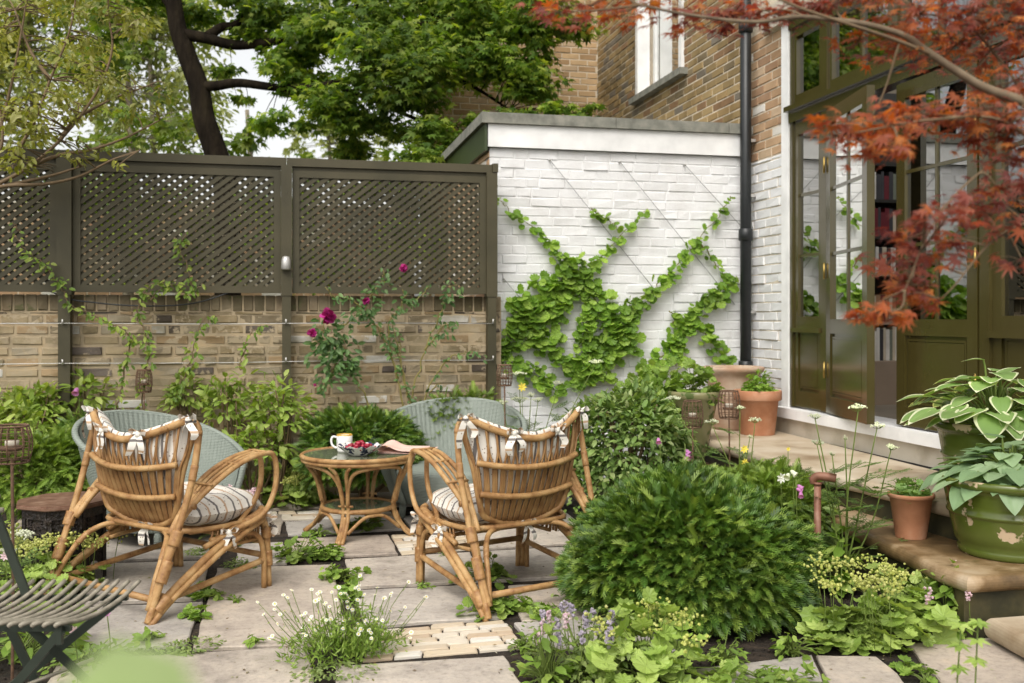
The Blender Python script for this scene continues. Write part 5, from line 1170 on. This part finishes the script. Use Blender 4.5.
# catmint, persicaria
mound('catmint', 'mauve-flowered catmint at the edge of the bed by the brick edging', 'plant', gp(582, 672), .2, .2, 520, OVAL, .032, 'grey', flower=('mauve', 20, .07, .03, True))
mound('persicaria', 'pink-spiked persicaria in front of the catmint', 'plant', gp(548, 683), .1, .14, 70, OVAL, .06, 'small', flower=('palepink', 4, .14, .035, True))
mound('persicaria', 'persicaria with pale pink spikes at the foot of the stone steps', 'plant', gp(948, 628), .17, .2, 240, OVAL, .06, 'small', flower=('palepink', 4, .09, .045, True))
mound('wildflower', 'wispy white flowers by the bare slab behind the armchair', 'plant', gp(222, 535), .18, .16, 90, NARROW, .05, 'grey', flower=('palepink', 10, .14, .014, False))
mound('leafy_plant', 'broad-leaved plant under the folding chair', 'plant', gp(28, 655), .22, .14, 70, OVAL, .09, 'small')
mound('leafy_plant', 'trailing wild strawberry at the bottom edge beneath the yew', 'plant', gp(772, 688), .17, .09, 90, TRI, .045, 'small')
mound('ground_ivy', 'low ground cover beside the folding chair leg', 'plant', gp(92, 662), .16, .07, 150, OVAL, .035, 'small')
mound('leafy_plant', 'lime foliage beside the stake of the big candle cage', 'plant', gp(8, 560), .22, .25, 120, SCALLOP, .06, 'hyd')
mound('border_plant', 'bright leaves against the brick wall beside the sage tub chair', 'plant', gp(262, 498), .22, .28, 200, SCALLOP, .065, 'alch')
mound('border_plant', 'leafy green tuft between the shrub and the candle cages', 'plant', gp(655, 520), .2, .16, 200, OVAL, .05, 'small')
mound('border_plant', 'small leaves at the terrace edge behind the path light', 'plant', gp(806, 560), .15, .3, 160, OVAL, .05, 'shrub')
mound('border_plant', 'upright leafy stalks at the foot of the umbels', 'plant', gp(840, 590), .11, .3, 70, OVAL, .1, 'small')
# umbels: tall ferny stems with flat flower heads
def umbel(label, base, heads, m='umbel', nf=60):
    t = thing('umbel_flower', label, 'flower', base, 0, 'tall umbels'); st, lf, fl = MB(), MB(), MB(); b = np.array(base, float)
    for (hp, r) in heads:
        hp = np.array(hp); L = hp-b; fl = MB(); c = curve([b+(R_.normal()*.02,R_.normal()*.02,0), b+L*.45+(R_.normal()*.03,R_.normal()*.03,0), hp-(0,0,r*.7)], 5); st.tube(c, np.linspace(.005,.0025,len(c)), 6)
        for k in range(15):
            an, f = R_.uniform(0,2*PI), math.sqrt(R_.random()); e = hp+np.array([r*f*math.cos(an), r*f*math.sin(an), R_.normal()*.003-.012*f]); st.tube([hp-(0,0,r*.7), (hp-(0,0,r*.7)+e)/2+(0,0,-.006), e], .001, 4)
            q = e+rnd(7)*np.array([r*.13,r*.13,.003]); fl.scatter(BLOB, q, rnd(7), rnd(7), r*.16)
        setp(fl.build('flower_head', M[m], smooth=False), t)
        for k in range(5):
            a0 = c[int(len(c)*R_.uniform(.2,.8))]; an = R_.uniform(0,2*PI); o = np.array([math.cos(an), math.sin(an), .35])*R_.uniform(.1,.2); tp = a0+o; st.tube([a0, a0+o*.6+(0,0,.02), tp], .0014, 4)
            for s_ in np.linspace(.3,1,6): 
                for sg in (1,-1): dd = unit(o+np.cross(o,(0,0,1))*sg*.9); lf.scatter(FEATHER, [a0+o*s_], [dd], [np.array([0,0,1])+rnd(1)[0]*.2], R_.uniform(.035,.055))
    setp(st.build('stem', M['stem']), t); setp(lf.build('foliage', M['fern'], smooth=False), t)
def hd(px, py, Y, r): return (P(px, py, Y), r)
Yu = 4.75; b = P(845, 590, Yu); b[2] = 0
umbel('tall umbels with flat cream heads rising in front of the steps', b, [hd(858,405,Yu,.045),hd(877,423,Yu-.05,.035),hd(815,414,Yu+.05,.03),hd(817,440,Yu+.1,.03),hd(891,445,Yu,.032),hd(845,436,Yu,.012),hd(832,452,Yu,.014)])
b = P(528, 480, 6.9); b[2] = 0
umbel('white lacy umbels against the white wall behind the tub chair', b, [hd(520,397,6.9,.055),hd(519,372,6.95,.05),hd(559,381,7.0,.04),hd(538,398,6.9,.04),hd(531,393,6.85,.035),hd(595,360,7.0,.05),hd(503,401,6.9,.035)])
b = P(740, 500, 6.1); b[2] = 0.0
umbel('low white umbels in front of the terracotta pots', b, [hd(755,418,6.1,.04),hd(712,420,6.1,.04),hd(673,397,6.2,.05),hd(740,406,6.1,.03),hd(750,435,6.1,.02)])
b = P(22, 600, 4.2); b[2] = 0
umbel('creamy umbel beside the folding chair back', b, [hd(18,533,4.2,.07),hd(8,548,4.2,.04)])
# foxgloves, columbines, cranesbills
def bell(label, px, py, Y, m, n, size, cat, name, tall=.5, droop=-.6):
    c = P(px, py, Y); t = thing(name, label, cat, (c[0],c[1],0), 0); st, fl, lf = MB(), MB(), MB(); st.tube([(c[0]+.01,c[1]+.01,-.01),(c[0]+.006,c[1],c[2]*.5),c+(0,0,size)], .0028, 5, sub=3)
    for k in range(n):
        fl = MB(); p_ = c+np.array([R_.normal()*size*.25, R_.normal()*size*.25, -k*size*.55]); 
        d_ = unit(np.array([R_.normal()*.5, -.6, droop])); a_, b_ = unit(np.cross(d_,(0,0,1))), None; b_ = np.cross(d_, a_)
        rings = [(0,.12),(.25,.3),(.7,.34),(1,.5)]; V = np.concatenate([[p_+d_*size*u+size*r*(a_*math.cos(x)+b_*math.sin(x)) for x in np.linspace(0,2*PI,10)[:-1]] for u, r in rings]); q = np.arange(9)
        fl.add(V, np.concatenate([np.stack([i*9+q,i*9+(q+1)%9,(i+1)*9+(q+1)%9,(i+1)*9+q],1) for i in range(3)])); setp(fl.build('flower', M[m], smooth=True), t)
    z = R_.uniform(.03, c[2]*.7, 14); pp = np.c_[np.full(14,c[0]), np.full(14,c[1]), z]; lf.scatter(OVAL, pp, unit(rnd(14)*(1,1,.3)+(0,0,.1)), np.tile((0,0,1.), (14,1))+rnd(14)*.3, .09)
    setp(st.build('stem', M['stem']), t); setp(lf.build('foliage', M['small'], smooth=False), t)
bell('pink foxglove bells beside the dark shrub', 685, 450, 5.95, 'pink', 3, .038, 'flower', 'foxglove'); bell('single mauve bell near the dense candle cage', 660, 438, 6.0, 'pink', 1, .035, 'flower', 'foxglove')
bell('mauve bells hanging beside the copper path light', 796, 485, 4.95, 'pink', 3, .03, 'flower', 'foxglove'); bell('purple flower by the wall shrub near the armchair corner', 79, 388, 6.7, 'pink', 1, .05, 'flower', 'bellflower')
bell('cream bells above the mauve bells near the path light', 793, 470, 5.0, 'umbel', 2, .035, 'flower', 'foxglove')
def star(label, px, py, Y, m, r, cat='flower', name='columbine'):
    c = P(px, py, Y); t = thing(name, label, cat, (c[0],c[1],0)); setp(MB().tube([(c[0],c[1],-.01),(c[0]+.01,c[1]+.01,c[2]*.5),c+(0,0,-.002)], .002, 5, sub=3).build('stem', M['stem']), t)
    n = 7; a = np.arange(n)*2*PI/n; u = np.c_[np.cos(a), -.35*np.ones(n), np.sin(a)]; setp(MB().scatter(OVAL, np.tile(c, (n,1)), u, np.tile((0,-1.,.4),(n,1)), r).scatter(BLOB, [c], rnd(1), rnd(1), r*.5).build('flower', M[m], smooth=False), t)
star('yellow columbine in front of the terracotta pot', 744, 449, 5.9, 'yellow', .028); star('smaller yellow columbine just below the other', 744.5, 462, 5.85, 'yellow', .024); star('yellow star flower among the lacy umbels', 522, 387, 6.85, 'yellow', .035)
star('tiny yellow bud at the terrace edge', 788, 449, 5.6, 'yellow', .014); star('lilac cranesbill under the folding chair seat', 74, 630, 3.3, 'palepink', .017, name='cranesbill'); star('lilac cranesbill beside the armchair back foot', 107, 613, 3.5, 'pink', .014, name='cranesbill')
star('pale cranesbill near the creamy umbel', 5, 556, 3.9, 'palepink', .02, name='cranesbill'); star('white flower low in front of the path light', 781, 478, 5.1, 'white_petal', .03, name='columbine')
# thin stems with three-fingered leaves close to the camera
b = P(968, 730, 2.7); t = thing('woodland_seedling', 'thin-stemmed plant with three-fingered leaves at the landing', 'plant', (b[0],b[1],0)); st, lf = MB(), MB()
for x0, x1, ys in ((952,961,(625,645,668)),(972,978,(622,640,660))):
    q = [P(x0+(x1-x0)*i/4, 760-(760-ys[0])*i/4, 2.7) for i in range(5)]; q[0][2] = min(q[0][2], .02); st.tube(q, .0022, 5)
    for y in ys:
        f = (760-y)/(760-ys[0]); p_ = P(x0+(x1-x0)*f, y, 2.7)
        for k in range(3): an = k*2.2+y; dd = np.array([math.cos(an), math.sin(an)*.6-.2, -.1]); lf.scatter(TRI, [p_], [dd], [(0,-.3,1)], .038)
setp(st.build('stem', M['stem']), t); setp(lf.build('foliage', M['alch'], smooth=False), t)
# large soft leaf just in front of the lens
b = P(128, 690, .3); t = thing('border_leaf', 'big soft out-of-focus green leaf at the bottom edge', 'plant', (b[0],b[1],0)); l = P(20, 700, .62); mb = MB()
mb.scatter(HEART, [P(150,785,.3), P(70,810,.29)], [P(118,672,.3)-P(150,785,.3), P(95,700,.29)-P(70,810,.29)], [(-.2,-.8,.6),(.2,-.8,.5)], [.043,.034]); setp(mb.build('foliage', M['near'], smooth=True), t)
setp(MB().tube([(b[0],b[1],-.02), (b[0],b[1],.5), P(150,785,.3)], .003, 6, sub=4).tube([(b[0],b[1],.3), P(70,810,.29)], .002, 6).build('stem', M['stem']), t)
# ================================================================== trees
def pxpath(l): return [P(a, b, Y) for a, b, Y in l]
def tree(name, label, cat, base, limbs, clumps, tpl, size, m, bark, dens, flat=.7, twigs=0, grp=None):
    """limbs: [(path, r0, r1)]; clumps: [(px, py, r_px, Y)] of leaves carried by twigs off the nearest limb"""
    t = thing(name, label, cat, base, 0, grp); tr, cr, tw = MB(), MB(), MB(); pts = []
    for path, r0, r1 in limbs:
        c = curve(np.array(path), 8); tr.tube(c, np.linspace(r0, r1, len(c)), 10); pts.append(c)
    allp = np.concatenate(pts)
    for px, py, r, Y in clumps:
        c = P(px, py, Y); R = r/1000*Y; n = max(6, int(dens*(r/10)**2)); k = max(3, int(r/9))
        sub = c + unit(rnd(k))*R*R_.uniform(.25,.95,(k,1))
        for s in sub:
            j = allp[np.argmin(np.linalg.norm(allp-s, axis=1))]; mid = (j+s)/2+rnd(1)[0]*R*.12+np.array([0,0,R*.1]); tr.tube([j, mid, s], [.008*R+.004, .006*R+.003, .002], 5, sub=4)
            nn_ = n//k; q = s + rnd(nn_)*np.array([R*.33, R*.33, R*.33*flat*.62]); dn = unit(np.c_[q[:,:2]-s[:2], np.zeros(nn_)] + rnd(nn_)*.25*R + np.array([0,0,-.35*R])); cr.scatter(tpl, q, dn, np.tile((0,-.15,1.), (nn_,1))+rnd(nn_)*.42, size*R_.uniform(.6,1.3,nn_))
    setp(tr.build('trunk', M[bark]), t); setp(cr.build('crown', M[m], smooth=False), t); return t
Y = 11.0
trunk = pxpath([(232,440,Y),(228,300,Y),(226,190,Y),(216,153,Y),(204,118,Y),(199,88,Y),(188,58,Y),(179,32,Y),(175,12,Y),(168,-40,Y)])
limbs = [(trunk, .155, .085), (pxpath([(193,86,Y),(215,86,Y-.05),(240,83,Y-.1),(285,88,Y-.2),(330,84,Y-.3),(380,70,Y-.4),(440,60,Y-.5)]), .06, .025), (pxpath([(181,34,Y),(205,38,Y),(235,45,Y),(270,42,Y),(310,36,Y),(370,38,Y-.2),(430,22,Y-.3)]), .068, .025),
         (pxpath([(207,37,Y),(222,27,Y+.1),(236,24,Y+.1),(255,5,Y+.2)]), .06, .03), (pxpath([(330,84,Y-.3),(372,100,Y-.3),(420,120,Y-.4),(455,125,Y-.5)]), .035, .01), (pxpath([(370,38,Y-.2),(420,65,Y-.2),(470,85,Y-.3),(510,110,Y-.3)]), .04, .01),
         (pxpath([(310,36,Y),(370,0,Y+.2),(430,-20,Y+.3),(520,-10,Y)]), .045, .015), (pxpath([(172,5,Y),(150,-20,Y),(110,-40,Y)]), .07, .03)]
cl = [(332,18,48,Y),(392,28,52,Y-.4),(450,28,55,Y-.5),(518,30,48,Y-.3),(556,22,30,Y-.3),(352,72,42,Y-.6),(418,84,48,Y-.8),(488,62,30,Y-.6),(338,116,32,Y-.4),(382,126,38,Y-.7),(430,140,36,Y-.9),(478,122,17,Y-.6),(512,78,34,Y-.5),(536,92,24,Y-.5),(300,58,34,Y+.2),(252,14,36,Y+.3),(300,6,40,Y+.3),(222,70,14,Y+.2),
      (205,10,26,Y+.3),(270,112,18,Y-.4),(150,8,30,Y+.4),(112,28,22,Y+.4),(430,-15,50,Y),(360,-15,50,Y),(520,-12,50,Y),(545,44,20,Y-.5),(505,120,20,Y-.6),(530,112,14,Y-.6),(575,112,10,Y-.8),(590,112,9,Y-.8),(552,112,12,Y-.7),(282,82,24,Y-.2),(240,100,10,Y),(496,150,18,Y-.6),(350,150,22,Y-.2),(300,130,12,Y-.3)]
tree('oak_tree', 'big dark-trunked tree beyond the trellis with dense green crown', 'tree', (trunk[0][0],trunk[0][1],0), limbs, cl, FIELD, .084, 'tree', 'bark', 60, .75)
# paler trees beyond
def far_tree(name, label, px, Y, top_py, clumps, m, tpl, size, dens, grp='paler trees beyond the garden'):
    b = P(px, 330, Y); tk = [(b[0],b[1],-.1),(b[0]+.1,b[1],CH*.9),tuple(P(px+4, (top_py+318)/2, Y)),tuple(P(px-3, top_py, Y))]
    return tree(name, label, 'tree', (b[0],b[1],0), [(tk, .09, .03)], [(a, c, r, Y+R_.normal()*.5) for a, c, r in clumps], tpl, size, m, 'bark2', dens, 1.0, grp=grp)
def cloud(x0, x1, y0, y1, n, r): return [(R_.uniform(x0,x1), R_.uniform(y0,y1), r*R_.uniform(.7,1.3)) for _ in range(n)]
far_tree('willow_tree', 'pale grey-green willow filling the gap beside the dark trunk', 150, 17, 0, cloud(75,222,-20,150,46,26), 'pale', OVAL, .14, 17)
far_tree('willow_tree', 'hazy pale tree behind the overhanging branches', 30, 18, -10, cloud(-60,110,-30,155,44,30), 'pale', OVAL, .14, 17)
far_tree('lime_tree', 'bright lime-green tree just above the trellis by the dark trunk', 130, 13.5, 60, cloud(95,200,100,160,14,15)+cloud(60,150,10,90,8,18), 'mid', FIELD, .11, 15)
far_tree('lime_tree', 'small pale tree in the sky gap under the oak boughs', 330, 19, 120, cloud(285,400,124,160,18,14), 'pale', FIELD, .13, 18)
far_tree('lime_tree', 'green tree low behind the trellis to the side of the dark trunk', 250, 14.5, 110, cloud(222,262,105,160,5,12)+cloud(215,330,150,250,10,16), 'mid', FIELD, .13, 12)
far_tree('shrub_tree', 'dark bush glimpsed through the trellis lattice', 400, 10.6, 200, cloud(290,490,165,290,26,22), 'mid', FIELD, .1, 12)
far_tree('shrub_tree', 'mid-green bush glimpsed through the lattice by the first post', 120, 11.0, 200, cloud(-40,285,165,285,34,24), 'mid', FIELD, .1, 12)
# overhanging shrub at the fence: pale twiggy branches
Y = 6.6; b = P(-40, 330, Y)
lm = [([(b[0],b[1],-.05), tuple(P(-45,250,Y)), tuple(P(-30,195,Y))], .035, .03)]
for q in ([(-30,195),(0,183),(30,166),(60,140),(95,95),(112,50),(108,10),(112,-25)],[(-30,195),(5,186),(45,184),(80,176),(112,160),(140,150)],[(-30,190),(10,160),(35,120),(50,80),(70,30),(78,-20)],[(-40,200),(-5,140),(10,90),(20,40),(30,-20)],[(30,166),(60,155),(90,150),(125,138),(160,120)],[(60,140),(75,120),(110,100),(150,85)],[(-30,190),(0,150),(0,110),(-10,60)],[(50,80),(30,50),(15,10)],[(5,186),(50,176),(85,165)]):
    lm.append((pxpath([(a, c, Y-.02*i) for i, (a, c) in enumerate(q)]), .015, .004))
cl = [(a, c, r, Y+R_.normal()*.25) for a, c, r in cloud(-20,150,-15,60,30,20)+cloud(-20,125,60,120,26,18)+cloud(-15,90,115,168,16,14)+[(120,165,10),(105,150,10),(60,168,8),(150,110,14),(165,90,12)]]
tree('overhanging_shrub', 'twiggy pale-leaved shrub arching over the trellis corner', 'shrub', (b[0],b[1],0), lm, cl, OVAL, .05, 'over', 'twig', 13, 1.0)
# Japanese maple: one grey-brown bough entering over the steps, layered red leaves
Y = 2.15; b = P(1210, 330, Y); b[2] = 0
main = [(b[0],b[1],.1), tuple(P(1205,330,Y)), tuple(P(1150,200,Y)), tuple(P(1085,128,Y)), tuple(P(1030,104,Y)), tuple(P(985,88,Y)), tuple(P(955,70,Y)), tuple(P(925,50,Y)), tuple(P(905,36,Y)), tuple(P(870,25,Y)), tuple(P(835,20,Y)), tuple(P(795,17,Y-.05)), tuple(P(752,22,Y-.1)), tuple(P(690,15,Y-.1)), tuple(P(640,5,Y-.12))]
lm = [(main, .05, .003), (pxpath([(930,54,Y),(895,40,Y-.05),(860,28,Y-.1),(800,8,Y-.12),(760,-10,Y-.12)]), .009, .004), (pxpath([(1060,115,Y),(1010,150,Y-.1),(960,190,Y-.15),(930,230,Y-.15),(905,290,Y-.2)]), .006, .002),
      (pxpath([(1120,165,Y),(1060,160,Y-.1),(1000,120,Y-.15),(930,120,Y-.2),(870,130,Y-.2),(820,140,Y-.2)]), .008, .002), (pxpath([(1150,200,Y),(1060,215,Y-.05),(1000,235,Y-.1),(955,285,Y-.12),(940,300,Y-.12)]), .006, .002), (pxpath([(1030,104,Y),(1000,60,Y+.1),(960,20,Y+.1),(900,0,Y+.1)]), .007, .003)]
t = thing('japanese_maple', 'red and orange japanese maple bough hanging over the doors', 'tree', b)
tr, tw = MB(), MB()
for path, r0, r1 in lm: c = curve(np.array(path), 8); rr = np.linspace(r0, r1, len(c)) if r0 < .02 else np.interp(np.linspace(0,1,len(c)), [0,.2,.36,.6,1], [.04,.0145,.0098,.0065,.0025]); (tr if r0 > .02 else tw).tube(c, rr if r0 > .02 else rr*.55, 9)
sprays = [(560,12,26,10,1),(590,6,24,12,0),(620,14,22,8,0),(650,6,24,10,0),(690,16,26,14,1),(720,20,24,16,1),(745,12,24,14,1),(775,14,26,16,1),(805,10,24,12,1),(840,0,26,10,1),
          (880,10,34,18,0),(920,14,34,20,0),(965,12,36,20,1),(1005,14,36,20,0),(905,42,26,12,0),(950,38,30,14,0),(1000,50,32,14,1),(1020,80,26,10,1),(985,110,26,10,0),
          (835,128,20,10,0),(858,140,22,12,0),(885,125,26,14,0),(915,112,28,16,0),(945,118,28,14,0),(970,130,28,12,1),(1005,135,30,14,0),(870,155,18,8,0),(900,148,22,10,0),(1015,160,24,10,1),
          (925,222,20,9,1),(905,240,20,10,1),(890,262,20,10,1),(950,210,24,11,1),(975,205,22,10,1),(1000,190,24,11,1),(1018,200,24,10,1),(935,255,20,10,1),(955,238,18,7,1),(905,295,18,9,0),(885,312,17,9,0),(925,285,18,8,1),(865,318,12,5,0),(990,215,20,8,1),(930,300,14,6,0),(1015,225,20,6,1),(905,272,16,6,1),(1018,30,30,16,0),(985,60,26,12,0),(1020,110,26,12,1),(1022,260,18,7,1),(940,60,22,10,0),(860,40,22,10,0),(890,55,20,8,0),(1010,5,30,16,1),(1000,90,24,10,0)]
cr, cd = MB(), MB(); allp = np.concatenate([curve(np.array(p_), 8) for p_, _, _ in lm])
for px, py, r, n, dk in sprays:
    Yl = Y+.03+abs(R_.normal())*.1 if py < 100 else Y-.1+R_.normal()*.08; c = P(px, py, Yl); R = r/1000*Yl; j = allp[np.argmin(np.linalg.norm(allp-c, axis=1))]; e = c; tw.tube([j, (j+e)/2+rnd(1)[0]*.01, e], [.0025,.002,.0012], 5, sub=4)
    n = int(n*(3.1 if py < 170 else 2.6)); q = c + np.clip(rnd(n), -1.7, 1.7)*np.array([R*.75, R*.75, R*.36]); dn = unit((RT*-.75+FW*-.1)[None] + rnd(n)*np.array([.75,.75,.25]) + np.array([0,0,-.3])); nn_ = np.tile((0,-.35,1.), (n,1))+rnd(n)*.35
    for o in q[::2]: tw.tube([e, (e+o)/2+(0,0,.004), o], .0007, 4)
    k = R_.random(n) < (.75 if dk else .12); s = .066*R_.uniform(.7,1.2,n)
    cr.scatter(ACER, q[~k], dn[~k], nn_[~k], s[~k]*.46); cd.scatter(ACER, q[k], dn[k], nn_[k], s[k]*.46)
setp(tr.build('trunk', M['maplebark']), t); setp(tw.build('twig', M['twig']), t); setp(cr.build('crown', M['maple'], smooth=False), t); setp(cd.build('dark_crown', M['mapled'], smooth=False), t)

# ================================================================== fallen bits on the soil and paving
mb = MB(); n = 900; q = []
for px0, px1, py0, py1, k in ((120,185,640,655,160),(640,900,600,668,300),(300,360,560,660,60),(880,1000,598,645,200),(0,120,560,690,160)):
    for _ in range(k): q.append(G(R_.uniform(px0,px1), R_.uniform(py0,py1), -.014)+np.array([0,0,R_.uniform(0,.006)]))
q = np.array(q); mb.scatter(BLOB, q, rnd(len(q)), rnd(len(q)), .014*R_.uniform(.4,1.3,len(q))); tag(mb.build('soil_crumbs', M['soil'], smooth=False), kind='stuff')
q = np.array([G(R_.uniform(90,1000), 500+180*R_.random()**.8, .003) for _ in range(420)]); k = R_.random(len(q)); mb = MB()
mb.scatter(DIAM, q, rnd(len(q))*(1,1,.1), np.tile((0,0,1.), (len(q),1))+rnd(len(q))*.3, .007+.016*R_.random(len(q))**2); tag(mb.build('fallen_leaf_litter', M['litter'], smooth=False), kind='stuff')

# ================================================================== light, sky, camera
EL, AZ = math.radians(52), math.radians(-150)          # sun: high, behind the camera's left shoulder, through cloud
w = bpy.data.worlds.new('World'); sc.world = w; w.use_nodes = True; nt = w.node_tree; bg = nt.nodes['Background']
sky = nt.nodes.new('ShaderNodeTexSky'); sky.sky_type = 'NISHITA'; sky.sun_disc = False; sky.sun_elevation = EL; sky.sun_rotation = AZ; sky.air_density = 1.0; sky.dust_density = 4.0; sky.ozone_density = 1.0
hs = nt.nodes.new('ShaderNodeHueSaturation'); hs.inputs['Saturation'].default_value = .18; nt.links.new(sky.outputs[0], hs.inputs['Color'])
mx = nt.nodes.new('ShaderNodeMix'); mx.data_type = 'RGBA'; mx.blend_type = 'MULTIPLY'; mx.inputs[0].default_value = 1; mx.inputs[7].default_value = (1.02,1.0,.96,1); nt.links.new(hs.outputs[0], mx.inputs[6]); nt.links.new(mx.outputs[2], bg.inputs['Color'])
bg.inputs['Strength'].default_value = .15
sl = bpy.data.lights.new('sun', 'SUN'); sl.energy = .75; sl.angle = math.radians(45); sl.color = (1,.96,.9); so = bpy.data.objects.new('sun', sl); COL.objects.link(so)
import mathutils
sd = np.array([math.sin(AZ)*math.cos(EL), math.cos(AZ)*math.cos(EL), math.sin(EL)])
so.rotation_euler = mathutils.Vector(sd).to_track_quat('Z', 'Y').to_euler(); so.location = (0,0,20)
cam = bpy.data.cameras.new('camera'); co = bpy.data.objects.new('camera', cam); COL.objects.link(co); co.location = (0,0,CH); co.rotation_euler = (PI/2, 0, -YAW)
cam.sensor_width = 36; cam.lens = 36*1000/1024; cam.shift_y = -(341.5-HZ)/1024; cam.clip_start = .05; cam.clip_end = 500
cam.dof.use_dof = True; cam.dof.focus_distance = 4.6; cam.dof.aperture_fstop = 3.4
sc.camera = co
sc.view_settings.view_transform = 'Standard'; sc.view_settings.look = 'None'; sc.view_settings.gamma = 1; sc.view_settings.exposure = .82
sc.cycles.use_denoising = True; sc.cycles.max_bounces = 8; sc.cycles.transparent_max_bounces = 12; sc.cycles.sample_clamp_indirect = 6
sc.render.resolution_x = 1024; sc.render.resolution_y = 683
